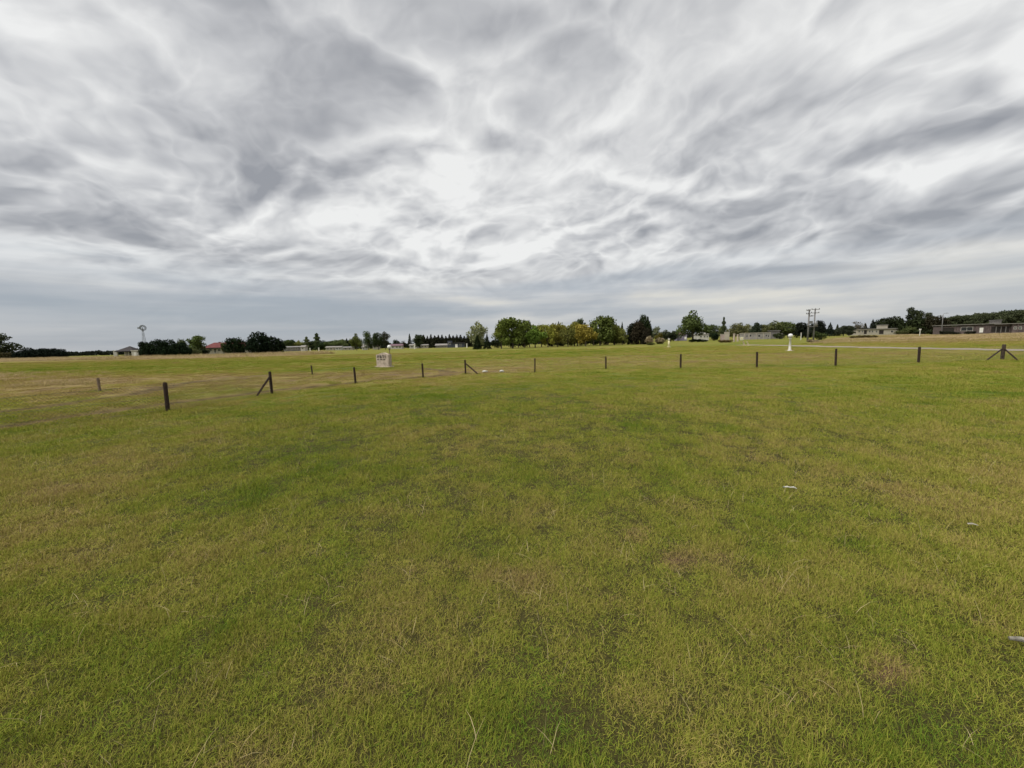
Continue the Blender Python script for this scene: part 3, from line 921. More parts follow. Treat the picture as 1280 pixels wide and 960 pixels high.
# left edge
tree('airy', -6, 140, 416, 46, (0.020, 0.024, 0.014), 'open crowned dark tree reaching over the dry field edge', var=1)
tree('bush', 4, 132, 440, 12, (0.055, 0.050, 0.028), 'brownish bush under the open crowned dark tree')
for px, top, w in ((13, 440, 13), (27, 438, 15), (38, 434.5, 17), (48, 436, 14), (58, 435, 16), (67, 435, 16), (76, 436, 13)):
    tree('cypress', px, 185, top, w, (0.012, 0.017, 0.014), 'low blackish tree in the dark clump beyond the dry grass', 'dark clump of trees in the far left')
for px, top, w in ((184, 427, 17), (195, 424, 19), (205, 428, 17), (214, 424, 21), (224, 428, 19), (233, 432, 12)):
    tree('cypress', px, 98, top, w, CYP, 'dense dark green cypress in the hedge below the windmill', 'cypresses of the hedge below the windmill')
tree('airy', 230, 122, 423, 15, (0.036, 0.044, 0.022), 'thin grey green tree rising behind the end of the cypress hedge')
tree('broad', 247.5, 118, 418.5, 20, (0.042, 0.056, 0.020), 'leafy green tree beside the red roofed house')
tree('bush', 243, 104, 434, 15, (0.050, 0.056, 0.026), 'grey green bush between cypress hedge and red roofed house')
tree('bush', 256, 108, 435, 13, (0.020, 0.026, 0.016), 'small dark bush before the wall of the red roofed house')
tree('bush', 283, 116, 427.5, 9, (0.060, 0.062, 0.030), 'light olive bush against the dark round tree')
tree('cypress', 293, 108, 421.5, 25, (0.016, 0.025, 0.013), 'dark round tree hiding the middle of the red roof')
tree('cypress', 324, 104, 414.5, 30, (0.012, 0.019, 0.012), 'tallest black green tree with a slanting top beside the red roof')
tree('cypress', 341, 106, 420, 28, (0.013, 0.019, 0.012), 'broad dark tree leaning against the tallest black green one')
# far row behind the small white houses
for kd, px, top, w, c, lb in (
    ('broad', 357, 425, 13, MID, 'dark rounded tree, first of the far row after the big dark pair'),
    ('broad', 366, 424, 13, DARK, 'blackish round tree in the far row behind grey roofs'),
    ('airy', 374, 425, 11, OLV, 'olive tree in the far row beside a white gable'),
    ('poplar', 384, 421, 8, (0.075, 0.085, 0.045), 'pale slender poplar in the far row'),
    ('broad', 390, 426, 13, DARK, 'dark low tree between the two poplars'),
    ('poplar', 397, 416.5, 9, (0.045, 0.058, 0.028), 'tall pointed poplar standing above the far row'),
    ('broad', 405, 425, 13, DARK, 'dark round tree just after the tall pointed poplar'),
    ('broad', 413, 426, 13, MID, 'mid green tree over the long pale roof'),
    ('broad', 421, 424.5, 14, (0.050, 0.064, 0.026), 'lighter green round tree in the far row'),
    ('broad', 428, 424, 13, (0.055, 0.066, 0.030), 'yellowish round tree next to two dark spires'),
    ('conifer', 434, 422.5, 8, DARK, 'dark spire conifer in the far row, slightly taller of a pair'),
    ('conifer', 440, 424, 8, DARK, 'dark spire conifer in the far row, shorter of a pair')):
    tree(kd, px, 262 + (px * 7) % 19, top, w * 1.3, c, lb, 'trees of the far row left of the monument')
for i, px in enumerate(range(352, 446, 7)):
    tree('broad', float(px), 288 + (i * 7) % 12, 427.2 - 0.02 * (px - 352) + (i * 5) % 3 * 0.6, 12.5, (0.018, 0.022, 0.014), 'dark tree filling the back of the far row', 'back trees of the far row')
tree('broad', 446, 152, 416, 15, (0.050, 0.058, 0.018), 'yellowish green upright tree left of a dark pair')
tree('airy', 461, 160, 413, 16, (0.028, 0.038, 0.016), 'tallest tree of the trio behind the stone monument')
tree('broad', 473, 164, 415, 14, (0.022, 0.030, 0.014), 'dark tree in the middle of the trio behind the monument')
tree('airy', 482, 166, 414, 14, (0.026, 0.028, 0.018), 'dark brownish tree right above the stone monument')
# conifer row and its neighbours
tree('bush', 496, 232, 424, 8, DARK, 'small round dark tree over the white walled house')
tree('bush', 504, 236, 424, 7, (0.030, 0.030, 0.020), 'small brownish tree over the white walled house')
tree('conifer', 512.5, 230, 416.5, 8, (0.020, 0.027, 0.016), 'narrow dark conifer standing free at the row end')
tree('broad', 522, 205, 417.5, 14, (0.020, 0.026, 0.014), 'round dark tree before the start of the conifer row')
_pn = 0
for i, px in enumerate(np.arange(530, 600, 4.6)):
    tree('conifer', float(px), 236 + (i * 5) % 14, 418.0 + [0, 1.4, -0.8, 0.9, 0.2][i % 5], [14, 11, 13, 12, 15][(i * 3) % 5], (0.020, 0.021, 0.013),
         'brown tinged dark conifer in the tight row behind the low houses', 'conifer row behind the low houses')
for i, px in enumerate(np.arange(528, 606, 5.2)):
    tree('cypress', float(px), 256 + (i * 5) % 9, 421.2 + (i * 7) % 4 * 0.5, 9, (0.017, 0.018, 0.012), 'blackish tree closing the gaps behind the conifer row', 'back row behind the conifers')
# the grove
tree('airy', 598, 90, 400, 26, SIL, 'pale silvery green tree at the open end of the grove')
tree('conifer', 597, 83, 418, 14, (0.014, 0.020, 0.010), 'small dark conifer under the pale silvery tree, broader one')
tree('conifer', 609, 85, 417, 12, (0.014, 0.020, 0.010), 'small dark conifer under the pale silvery tree, slimmer one')
tree('broad', 627, 88, 399, 24, (0.068, 0.078, 0.018), 'yellow green tree leaning on the biggest tree of the grove')
tree('broad', 641, 86, 395.5, 36, (0.050, 0.064, 0.016), 'broadest green tree of the grove with a domed crown')
tree('broad', 656, 93, 399, 18, (0.042, 0.052, 0.018), 'narrow green tree tucked behind the broad domed one')
tree('broad', 669, 90, 406, 26, (0.058, 0.088, 0.018), 'bright green low tree of the grove')
tree('airy', 685, 92, 405, 22, (0.105, 0.108, 0.022), 'yellow green thin tree in the middle of the grove')
tree('airy', 697, 95, 403, 22, (0.098, 0.092, 0.022), 'olive yellow thin tree in the middle of the grove')
tree('airy', 710, 92, 406, 20, (0.070, 0.072, 0.022), 'dull olive thin tree in the middle of the grove')
tree('conifer', 698.5, 122, 401, 9, DARK, 'dark conifer tip showing above the thin yellow trees')
tree('broad', 718, 96, 401, 24, (0.088, 0.085, 0.020), 'yellowish olive tree behind the orange one')
tree('broad', 727, 112, 397, 15, (0.028, 0.036, 0.016), 'dark green tree top rising behind the orange tree')
tree('broad', 732, 89, 404.5, 26, ORG, 'orange yellow autumn tree standing out in the grove')
tree('broad', 750, 95, 393.5, 32, (0.044, 0.055, 0.016), 'tall dark green tree right beside the orange one')
tree('broad', 768, 97, 405, 22, (0.060, 0.066, 0.018), 'green yellow tree between the tall dark tree and cypresses')
tree('airy', 778, 96, 411, 15, (0.090, 0.095, 0.028), 'light green slender tree next to the dark cypresses')
tree('conifer', 770, 126, 402.5, 9, DARK, 'dark pointed conifer behind the green yellow tree, nearer the orange tree')
tree('conifer', 777.5, 126, 402, 9, DARK, 'dark pointed conifer behind the light green slender tree')
for i, (px, top, w, c_) in enumerate(((648, 401, 20, (0.052, 0.060, 0.018)), (662, 404, 20, (0.060, 0.070, 0.018)), (677, 405, 22, (0.080, 0.084, 0.020)), (691, 404.5, 20, (0.088, 0.085, 0.020)),
                                    (704, 405, 22, (0.075, 0.074, 0.020)), (722, 403, 20, (0.070, 0.070, 0.020)), (742, 402, 22, (0.058, 0.062, 0.018)), (760, 402, 22, (0.050, 0.058, 0.018)))):
    tree('broad', px, 101 + (i * 3) % 7, top, w, c_, 'yellow green tree filling the second row of the grove', 'second row of the grove')
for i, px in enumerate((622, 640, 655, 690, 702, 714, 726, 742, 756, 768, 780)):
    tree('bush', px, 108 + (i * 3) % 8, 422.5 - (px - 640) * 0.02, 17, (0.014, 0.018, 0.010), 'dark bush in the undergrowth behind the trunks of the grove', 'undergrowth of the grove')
tree('cypress', 790, 98, 404, 16, (0.018, 0.022, 0.014), 'blackish cypress at the edge of the cypress clump')
tree('cypress', 798, 96, 400, 22, (0.026, 0.022, 0.015), 'brown tinged cypress in the middle of its clump')
tree('cypress', 805.5, 97, 392.5, 18, (0.024, 0.034, 0.016), 'tallest greener cypress of its clump')
tree('cypress', 808, 93, 410, 14, (0.020, 0.018, 0.013), 'short dark cypress before the tallest one')
# right of the grove
tree('pampas', 811.5, 84, 419, 11, (0.20, 0.155, 0.10), 'pinkish pampas grass at the foot of the cypress clump')
tree('pampas', 825, 94, 421.5, 14, (0.19, 0.155, 0.085), 'round beige pampas clump near the small cream pillar')
tree('bush', 814, 82, 427, 9, (0.055, 0.060, 0.022), 'low green bush under the pinkish pampas grass')
tree('airy', 820, 148, 407.5, 15, GRY, 'grey green thin tree behind the beige pampas clump')
tree('bush', 823, 130, 415.5, 9, (0.080, 0.070, 0.018), 'small yellowish bush behind the beige pampas clump')
tree('airy', 832, 150, 411.5, 15, (0.030, 0.036, 0.020), 'dark thin tree behind the small cream pillar')
tree('broad', 842, 152, 413, 13, (0.026, 0.031, 0.018), 'low dark tree left of the lavender house')
tree('bush', 838, 135, 416.5, 12, (0.016, 0.020, 0.013), 'dark bush between cream pillar and lavender house')
tree('broad', 866, 138, 386.5, 35, (0.040, 0.052, 0.020), 'large full crowned green tree standing alone before the white house', var=4)
tree('broad', 890, 168, 405, 18, (0.034, 0.043, 0.020), 'green tree right behind the white house')
tree('bush', 892.5, 128, 415.5, 10, (0.014, 0.022, 0.012), 'compact dark bush next to the white house')
tree('poplar', 904, 150, 396.5, 7, (0.040, 0.050, 0.026), 'slender tall poplar between white house and long wall')
tree('broad', 903, 162, 407, 12, (0.050, 0.056, 0.024), 'olive tree around the foot of the slender poplar')
tree('airy', 917, 172, 403.5, 17, (0.058, 0.058, 0.026), 'brownish olive tree over the pale columns')
tree('broad', 926, 176, 402.5, 13, (0.050, 0.052, 0.026), 'dull olive tree over the white sign')
tree('airy', 934, 174, 404.5, 16, (0.078, 0.078, 0.034), 'light olive tree over the start of the long wall')
tree('broad', 945, 160, 402.5, 16, (0.020, 0.026, 0.017), 'dark round tree over the long grey wall')
tree('broad', 955, 172, 405, 13, (0.056, 0.058, 0.028), 'olive tree over the middle of the long wall')
tree('airy', 968, 174, 400, 26, (0.052, 0.058, 0.026), 'wide grey green tree with a ragged top over the ruin')
tree('broad', 985, 170, 401.5, 26, (0.036, 0.045, 0.018), 'broad green domed tree behind the big globe lamp')
tree('cypress', 1003, 150, 403, 20, (0.015, 0.018, 0.014), 'blackish tree on the globe lamp side of the power poles')
tree('cypress', 1021, 152, 400.5, 18, (0.015, 0.018, 0.014), 'blackish tree on the brick building side of the power poles')
tree('bush', 1012, 146, 408, 14, (0.014, 0.017, 0.013), 'dark bush filling between the two blackish trees')
tree('bush', 1025, 95, 414, 15, (0.036, 0.048, 0.018), 'green bush at the foot of the power poles')
tree('bush', 975, 128, 416, 13, (0.030, 0.036, 0.018), 'green bush at the end of the ruin')
tree('pampas', 1013, 72, 423.5, 8, (0.27, 0.21, 0.14), 'straw coloured pampas tuft under the power poles, taller one')
tree('pampas', 1020, 70, 424.5, 10, (0.27, 0.21, 0.14), 'straw coloured pampas tuft under the power poles, wider one')
tree('conifer', 1037, 172, 403, 12, (0.016, 0.022, 0.016), 'broad dark conifer right of the power poles')
tree('conifer', 1046, 176, 405, 9, (0.030, 0.036, 0.018), 'small greenish conifer right of the power poles')
tree('broad', 1054, 170, 406.5, 18, (0.022, 0.026, 0.018), 'low round dark tree before the cream building')
tree('broad', 1061, 172, 408, 12, (0.018, 0.023, 0.014), 'small round dark tree at the end of the cream building')
tree('bare', 1072, 214, 401.5, 18, (0.09, 0.08, 0.06), 'half bare grey tree behind the cream building')
tree('conifer', 1081, 226, 403.5, 9, (0.018, 0.022, 0.018), 'short dark conifer beside the half bare tree')
tree('conifer', 1090, 226, 398.5, 10, (0.018, 0.021, 0.018), 'taller dark conifer above the cream building')
for px, y, top, w, c, lb in (
    (1105, 236, 397, 26, (0.020, 0.025, 0.014), 'dark round tree behind the roof box of the cream building'),
    (1119, 238, 395.5, 26, (0.022, 0.028, 0.014), 'dark round tree behind the plain end of the cream building'),
    (1142, 190, 398, 32, (0.024, 0.031, 0.015), 'wide dense green tree below the tall pines'),
    (1157, 188, 399, 24, (0.030, 0.033, 0.018), 'dense tree between the tall pines and the tall lamp post'),
    (1169, 182, 394.5, 24, (0.030, 0.027, 0.018), 'brownish dense tree beside the tall lamp post')):
    tree('cypress', px, y, top, w, c, lb)
tree('pine', 1136, 196, 385, 14, (0.022, 0.027, 0.016), 'tallest thin pine rising above the dense trees')
tree('pine', 1145, 200, 388, 15, (0.026, 0.031, 0.016), 'second tall pine, rounder than the tallest one')
tree('pine', 1157, 200, 390.5, 14, (0.036, 0.040, 0.024), 'greyish pine, lowest of the three tall pines')
tree('broad', 1135, 172, 407, 18, (0.040, 0.048, 0.020), 'green leafy tree at the end of the cream building')
tree('bush', 1127, 165, 413, 13, (0.062, 0.066, 0.030), 'yellow green shrub against the end of the cream building')
tree('bush', 1152, 160, 412, 14, (0.020, 0.025, 0.014), 'dark shrub behind the small white sign post')
tree('bush', 1166, 156, 410, 16, (0.022, 0.026, 0.014), 'dark shrub at the foot of the tall lamp post')
for i in range(44):
    row = i % 3; q = i / 43.0
    px = 1180 + 150 * q
    top = np.interp(px, [1180, 1195, 1215, 1240, 1265, 1330], [397.5, 393.5, 392, 390, 387, 384]) + [1.8, 0.3, -0.3][row] + ((i * 37) % 11) * 0.16 - 0.8
    tree('broad' if row else 'pine', px, 196 + 17 * row + (i * 5) % 9, float(top), 15 + (i * 3) % 5, [(0.036, 0.042, 0.024), (0.028, 0.034, 0.020), (0.036, 0.040, 0.025)][row],
         'dark green tree of the wood behind the brick building', 'trees of the wood behind the brick building')
# low hedges on the right
for px, y, top, w, c, lb in (
    (865, 106, 423.6, 10, (0.012, 0.018, 0.010), 'low dark hedge bush before the white house'), (872, 106, 423.4, 10, (0.012, 0.018, 0.010), 'low dark hedge bush before the white house'),
    (879, 106, 423.4, 9, (0.012, 0.018, 0.010), 'low dark hedge bush before the white house')):
    tree('bush', px, y, top, w, c, lb, 'low hedge before the white house')
for px in (902, 907, 912):
    tree('bush', px, 90, 424.5, 8, (0.085, 0.062, 0.026), 'low reddish brown bush before the pale columns', 'reddish bushes before the pale columns')
for px in (1066, 1072, 1078, 1083, 1089, 1094):
    tree('bush', px, 100, 418.6, 6, (0.070, 0.056, 0.024), 'low brownish hedge bush in the field before the cream building', 'brownish hedge in the right field')
for px, y, top, w in ((1181, 128, 413.2, 9), (1188, 128, 413.6, 9), (1195, 128, 414, 8), (1209, 126, 413.8, 7), (1215, 126, 413.6, 6)):
    tree('bush', px, y, top, w, (0.018, 0.020, 0.014), 'low dark bush against the wall of the brick building', 'bushes along the brick building')

# far woods closing the horizon
def treeline(name, pts, label):
    """a distant wood that reads as one mass: photo columns, distance, top rows"""
    r = np.random.default_rng(77)
    Ps, Ns = [], []
    for (p0, y0, t0), (p1, y1, t1) in zip(pts[:-1], pts[1:]):
        n = int(abs(p1 - p0) * 26)
        u = r.random(n); px = p0 + (p1 - p0) * u; y = y0 + (y1 - y0) * u + r.normal(0, 5, n)
        x = (px - 640) / FPX * y
        g = height(x, y)
        hh = np.array([tall_to(p0, y0, t0), tall_to(p1, y1, t1)])
        H = (hh[0] + (hh[1] - hh[0]) * u) * (0.86 + 0.20 * vnoise(px, px * 0, 5.0, 3) + 0.08 * vnoise(px, px * 0, 1.7, 4))
        z = g + H * r.random(n) ** 0.7
        Ps.append(np.stack([x, y, z], 1)); Ns.append(r.normal(size=(n, 3)) + np.array([0, -0.6, 0.4]))
    P, N = np.concatenate(Ps), np.concatenate(Ns)
    me = crown_mesh(name, P, N, 1.9, r)
    o = link(bpy.data.objects.new(name, me)); o.color = (0.020, 0.025, 0.020, 1)
    return tag(o, label, 'woods', kind='stuff')
treeline('far_treeline', [(-160, 420, 441), (84, 420, 439.8), (92, 420, 439), (103, 420, 438.6), (112, 420, 438.2), (141, 420, 437.8), (200, 430, 437), (360, 430, 431), (480, 430, 429), (600, 430, 427),
                          (700, 400, 421), (820, 400, 417), (900, 400, 414), (1050, 400, 410), (1180, 400, 407), (1450, 400, 402)], 'distant dark line of woods along the horizon')

# ------------------------------------------------------------------ fence round the lawn
WOOD = surf_mat('weathered_timber', (0.036, 0.021, 0.014), 0.9, 0.45, 14.0, bump=0.4)
WOOD2 = surf_mat('grey_timber', (0.060, 0.043, 0.031), 0.95, 0.4, 12.0, bump=0.4)
WOOD3 = surf_mat('bleached_timber', (0.17, 0.125, 0.085), 0.95, 0.3, 12.0, bump=0.4)
WIRE = surf_mat('galvanised_wire', (0.18, 0.17, 0.15), 0.6, 0.2, 5.0, 0.3)
fence = empty('wire_fence', ground_at(581, 467), 0, 'wire mesh fence on dark timber posts round the near lawn', 'fence')
F0 = fence.location
def to_f(p): return Vector(p) - F0
def gz(px, py):
    p = ground_at(px, py); p.z = hz(p.x, p.y); return p
def post_mesh(h, w, seed, lean=(0, 0)):
    r = random.Random(seed); mb = MB(); n = 8
    prof = [(-0.12, 1.0), (0.0, 1.02), (h * 0.35, 0.97), (h * 0.7, 1.0), (h - 0.03, 0.96), (h, 0.80)]
    o = len(mb.v); base = [1 + r.uniform(-0.14, 0.14) for _ in range(n)]
    for z, s in prof:
        for j in range(n):
            t = 2 * math.pi * (j + 0.5) / n; q = w / 2 * s * base[j] * (1 + r.uniform(-0.05, 0.05)) * 1.06
            mb.v.append((q * math.cos(t) + lean[0] * z + r.uniform(-0.003, 0.003), q * math.sin(t) + lean[1] * z, z + (r.uniform(-0.012, 0.012) if z == h else 0)))
    for i in range(len(prof) - 1):
        for j in range(n):
            k1 = (j + 1) % n; mb.f.append((o + i * n + j, o + i * n + k1, o + (i + 1) * n + k1, o + (i + 1) * n + j))
    mb.f.append(tuple(o + (len(prof) - 1) * n + j for j in range(n)))
    return mb
POSTS = [  # photo column, base row, top row, width m, lean
    (210, 515, 478, 0.086, (0.02, 0)), (340, 491.5, 464.5, 0.09, (-0.01, 0)), (444.5, 478.5, 459, 0.085, (-0.03, 0)), (529, 472, 454.5, 0.085, (-0.02, 0)),
    (582, 467, 449.5, 0.085, (0, 0)), (668.5, 465.5, 448, 0.07, (0.03, 0.02)), (757.5, 462, 445.5, 0.07, (-0.02, 0)), (850.5, 461.5, 442.5, 0.085, (0.015, 0.03)),
    (946, 460, 440, 0.09, (-0.03, 0)), (1044.5, 458, 436, 0.10, (-0.01, 0.02)), (1148, 454, 433.5, 0.105, (-0.015, 0)), (1252.5, 450, 430.5, 0.145, (0.03, 0))]
plist = []
for i, (px, pb, pt, w, ln) in enumerate(POSTS):
    g = gz(px, pb)
    h = at_depth(px, pt, g.y).z - g.z
    o = post_mesh(h, w, 600 + i, ln).obj('post', WOOD2 if i == 11 else WOOD, fence)
    o.location = to_f(g)
    plist.append((g, h, w))
# posts outside the picture that carry the runs on
gl = Vector((-12.6, 6.6, 0)); gl.z = hz(gl.x, gl.y)
o = post_mesh(0.86, 0.12, 640).obj('post', WOOD, fence); o.location = to_f(gl)
gr_ = Vector((32.5, 22.2, 0)); gr_.z = hz(gr_.x, gr_.y)
o = post_mesh(0.86, 0.10, 641).obj('post', WOOD, fence); o.location = to_f(gr_)
def brace(i, px, py, f=0.80, rr=0.035):
    g, h, w = plist[i]; b = gz(px, py) + Vector((0, 0, -0.03))
    top = g + Vector((0, 0, h * f)); d = (b - top); top = top + Vector((d.x, d.y, 0)).normalized() * w * 0.35
    m = MB().tube([to_f(top), to_f((top + b) / 2 + Vector((0, 0, 0.006))), to_f(b)], [rr, rr * 1.08, rr * 0.95], 7, True, 0.08, i).obj('brace', WOOD, fence)
brace(1, 319.5, 495.5, 0.78, 0.034); brace(4, 598.5, 467.5, 0.74, 0.037); brace(11, 1232, 450.5, 0.72, 0.036); brace(11, 1274, 451, 0.72, 0.036)
# diamond mesh and line wires, bay by bay
bays = [(gl, plist[0][0])] + [(plist[i][0], plist[i + 1][0]) for i in range(11)] + [(plist[11][0], gr_)]
for bi, (a, b) in enumerate(bays):
    mb = MB(); L = (b - a).length; H = 0.70; cell = 0.085 if bi < 3 else 0.12; wr = 0.0022 if bi < 2 else 0.0014
    def at(u, z):
        q = a.lerp(b, u); return to_f(Vector((q.x, q.y, a.z + (b.z - a.z) * u + 0.04 + z)))
    n = int(L / cell)
    for i in range(-int(H / cell) - 1, n + 1):
        for sgn in (1, -1):
            s0 = i * cell; s1 = s0 + H; z0, z1 = (0, H) if sgn > 0 else (H, 0)
            lo, hi = max(0.0, -s0), min(H, L - s0)
            if hi - lo < 0.03: continue
            za = lo if sgn > 0 else H - lo; zb = hi if sgn > 0 else H - hi
            mb.tube([at((s0 + lo) / L, za), at((s0 + hi) / L, zb)], [wr, wr], 3, False)
    for z in (0.0, H * 0.5, H):
        mb.tube([at(0, z), at(0.5, z - 0.01), at(1, z)], [0.0028] * 3, 4, False)
    o = mb.obj('wire_mesh', WIRE, fence); o['kind'] = 'stuff'
# two lone posts outside the fence
def lone(px, pb, pt, w, label, mat, seed, lean):
    g = gz(px, pb); h = at_depth(px, pt, g.y).z - g.z
    t = empty('wooden_post', g, 0, label, 'post', 'lone posts outside the fence')
    post_mesh(h, w, seed, lean).obj('shaft', mat, t)
    MB().tube([(0, -w * 0.5, h * 0.86), (0, w * 0.5, h * 0.86)], [w * 0.12] * 2, 6).obj('staple', WIRE, t)
    MB().tube([(w * .56 * math.cos(q), w * .56 * math.sin(q), h * 0.7) for q in np.linspace(0, 6.283, 13)], [0.004] * 13, 5, False).obj('wire_loop', WIRE, t)
    return t
lone(390.5, 468.5, 457, 0.075, 'thin dark post standing alone in the field between fence and monument', WOOD, 701, (-0.05, 0))
lone(125, 489, 472.5, 0.085, 'pale brown lone post in the rough dry grass', WOOD3, 702, (-0.03, 0))

# longer grass left standing round posts, monument and lamps
r9 = np.random.default_rng(99)
bx_, by_ = [], []
for q, n_, rr in [(p_[0], 26, 0.16) for p_ in plist] + [(gz(390.5, 468.5), 20, 0.15), (gz(125, 489), 60, 0.5), (gz(480.5, 459), 150, 0.75), (gz(987, 439), 50, 0.38), (gz(836, 434), 36, 0.34), (gz(598.5, 467.5), 10, 0.1), (gz(319.5, 495.5), 10, 0.1)]:
    a_ = r9.random(n_) * 6.283; d_ = rr * (0.45 + 0.75 * r9.random(n_))
    bx_.append(q.x + d_ * np.cos(a_)); by_.append(q.y + d_ * np.sin(a_))
bx_, by_ = np.concatenate(bx_), np.concatenate(by_)
sw = 1.2 + 0.9 * r9.random(len(bx_))
scatter('post_foot_grass', bx_, by_, np.stack([sw, sw, 1.8 + 1.6 * r9.random(len(bx_))], 1), np.clip(0.25 + 0.3 * r9.random(len(bx_)), 0, 1), NV, tuft_c, 'longer unmown grass left standing round the posts and monument', 'grass', r9)

# ------------------------------------------------------------------ monument, lamps, signs
STONE = surf_mat('worn_concrete', (0.43, 0.355, 0.285), 0.95, 0.22, 6.0, dirt=(0.20, 0.17, 0.135), bump=0.5)
STONE_D = surf_mat('dark_lettering', (0.075, 0.066, 0.058), 0.9, 0.3, 9.0)
WHITE = surf_mat('white_paint', (0.58, 0.56, 0.50), 0.7, 0.08, 4.0, dirt=(0.55, 0.52, 0.44))
CREAM = surf_mat('cream_paint', (0.62, 0.57, 0.36), 0.75, 0.10, 4.0)
GLASS_W = surf_mat('opal_globe', (0.60, 0.59, 0.57), 0.25, 0.04, 3.0, spec=0.5)
TAN = surf_mat('tan_post_paint', (0.30, 0.235, 0.15), 0.85, 0.2, 4.0)
METAL = surf_mat('grey_metal', (0.22, 0.22, 0.22), 0.5, 0.15, 4.0, 0.6)
DKMETAL = surf_mat('dark_metal', (0.05, 0.05, 0.055), 0.6, 0.2, 4.0, 0.4)

g = gz(480.5, 459)
mon = empty('stone_monument', g, rad(-14), 'pale stone block monument with dark letters and shallow arched top', 'monument')
ws, ds = 1.04, 0.42
hs = at_depth(480.5, 441.2, g.y).z - g.z
mb = MB(); prof = []
nseg = 14
for i in range(nseg + 1):
    u = -1 + 2 * i / nseg
    prof.append((u * ws / 2, hs * (0.90 + 0.10 * max(0.0, 1 - (abs(u) / 0.62) ** 2) + 0.02 * (1 - u * u))))
fr = [(-ws * 0.47, -ds / 2, -0.05)] + [(x, -ds / 2 + 0.015, z) for x, z in prof] + [(ws * 0.47, -ds / 2, -0.05)]
bk = [(x, ds / 2, z) for x, y_, z in fr]
nn = len(fr)
mb.poly(fr + bk, [tuple(range(nn))[::-1], tuple(range(nn, 2 * nn))] + [(i, (i + 1) % nn, nn + (i + 1) % nn, nn + i) for i in range(nn)])
me = mb.mesh('block', STONE)
bm = bmesh.new(); bm.from_mesh(me); bmesh.ops.recalc_face_normals(bm, faces=bm.faces)
bmesh.ops.bevel(bm, geom=[e for e in bm.edges if e.calc_face_angle(0) > 1.0], offset=0.025, segments=2, affect='EDGES'); bm.to_mesh(me); bm.free()
link(bpy.data.objects.new('block', me), mon)
MB().box((0, 0.02, 0.03), (ws * 1.22, ds * 1.5, 0.10), 0, 0.94).obj('plinth', STONE, mon)
def text_part(s, size, loc, mat, parent, depth=0.012, name='lettering'):
    cu = bpy.data.curves.new('text', 'FONT'); cu.body = s; cu.size = size; cu.extrude = depth; cu.align_x = 'CENTER'; cu.offset = size * 0.02
    t = bpy.data.objects.new('text', cu); COL.objects.link(t)
    bpy.context.view_layer.update()
    m2 = bpy.data.meshes.new_from_object(t.evaluated_get(bpy.context.evaluated_depsgraph_get()))
    bpy.data.objects.remove(t, do_unlink=True)
    m2.name = name; m2.materials.clear(); m2.materials.append(mat)
    o = link(bpy.data.objects.new(name, m2), parent)
    o.location = loc; o.rotation_euler = (math.pi / 2, 0, 0)
    return o
for ch, x in zip('FBTI', (-0.33, -0.12, 0.08, 0.24)):
    text_part(ch, 0.27, (x, -ds / 2 - 0.004, hs * 0.66), STONE_D, mon, name='letter')
for x, w_ in ((-0.33, 0.14), (-0.08, 0.18), (0.16, 0.14)):
    MB().box((x, -ds / 2 - 0.008, hs * 0.555), (w_, 0.016, 0.05)).obj('inscription_line', STONE_D, mon)

def globe_lamp(px, pb, top, label, mat, rgl, plinth=True, taper=(0.115, 0.080)):
    g = gz(px, pb)
    t = empty('globe_lamp', g, 0.2, label, 'lamp')
    h = at_depth(px, top, g.y).z - g.z
    if plinth:
        MB().box((0, 0, 0.02), (0.56, 0.56, 0.08), 0, 0.94).obj('plinth', STONE, t)
        MB().box((0, 0, 0.10), (0.26, 0.26, 0.08), 0, 0.9).obj('foot', mat, t)
    zt = h - 2 * rgl - 0.03
    MB().lathe([(taper[0] * 1.12, 0), (taper[0] * 1.12, 0.16), (taper[0], 0.20), (taper[1], zt - 0.08), (taper[1] * 1.7, zt - 0.05), (taper[1] * 1.7, zt - 0.01), (rgl * 0.45, zt)], 14).obj('column', mat, t, True)
    MB().lathe([(rgl * 0.45, zt - 0.01), (rgl * 0.50, zt + 0.05), (rgl * 0.42, zt + 0.09)], 14).obj('collar', DKMETAL, t)
    pr = [(max(0.004, rgl * math.sin(a)), h - rgl - rgl * math.cos(a)) for a in np.linspace(0.35, math.pi, 12)]
    MB().lathe(pr, 18).obj('globe', GLASS_W, t, True)
    return t
globe_lamp(987, 439, 417, 'white globe lamp on a tapered white column with square plinth', WHITE, 0.205)
globe_lamp(487.6, 451, 431.2, 'white globe lamp on a thin tan post behind the monument', TAN, 0.20, False, (0.06, 0.045))
g = gz(836, 434)
t = empty('lamp_pillar', g, 0.3, 'short cream pillar with small white lamp head near pampas clump', 'pillar')
h = at_depth(836, 422, g.y).z - g.z
MB().box((0, 0, 0.04), (0.46, 0.46, 0.10), 0, 0.9).obj('plinth', CREAM, t)
MB().lathe([(0.16, 0.05), (0.15, h * 0.66), (0.12, h * 0.68)], 12).obj('column', CREAM, t, True)
MB().lathe([(0.06, h * 0.66), (0.06, h * 0.74), (0.17, h * 0.78), (0.17, h * 0.86), (0.10, h * 0.89)], 12).obj('lamp_head', WHITE, t, True)
MB().tube([(0, 0, h * 0.86), (-0.12, 0, h)], [0.05, 0.04], 8).obj('antenna', METAL, t)

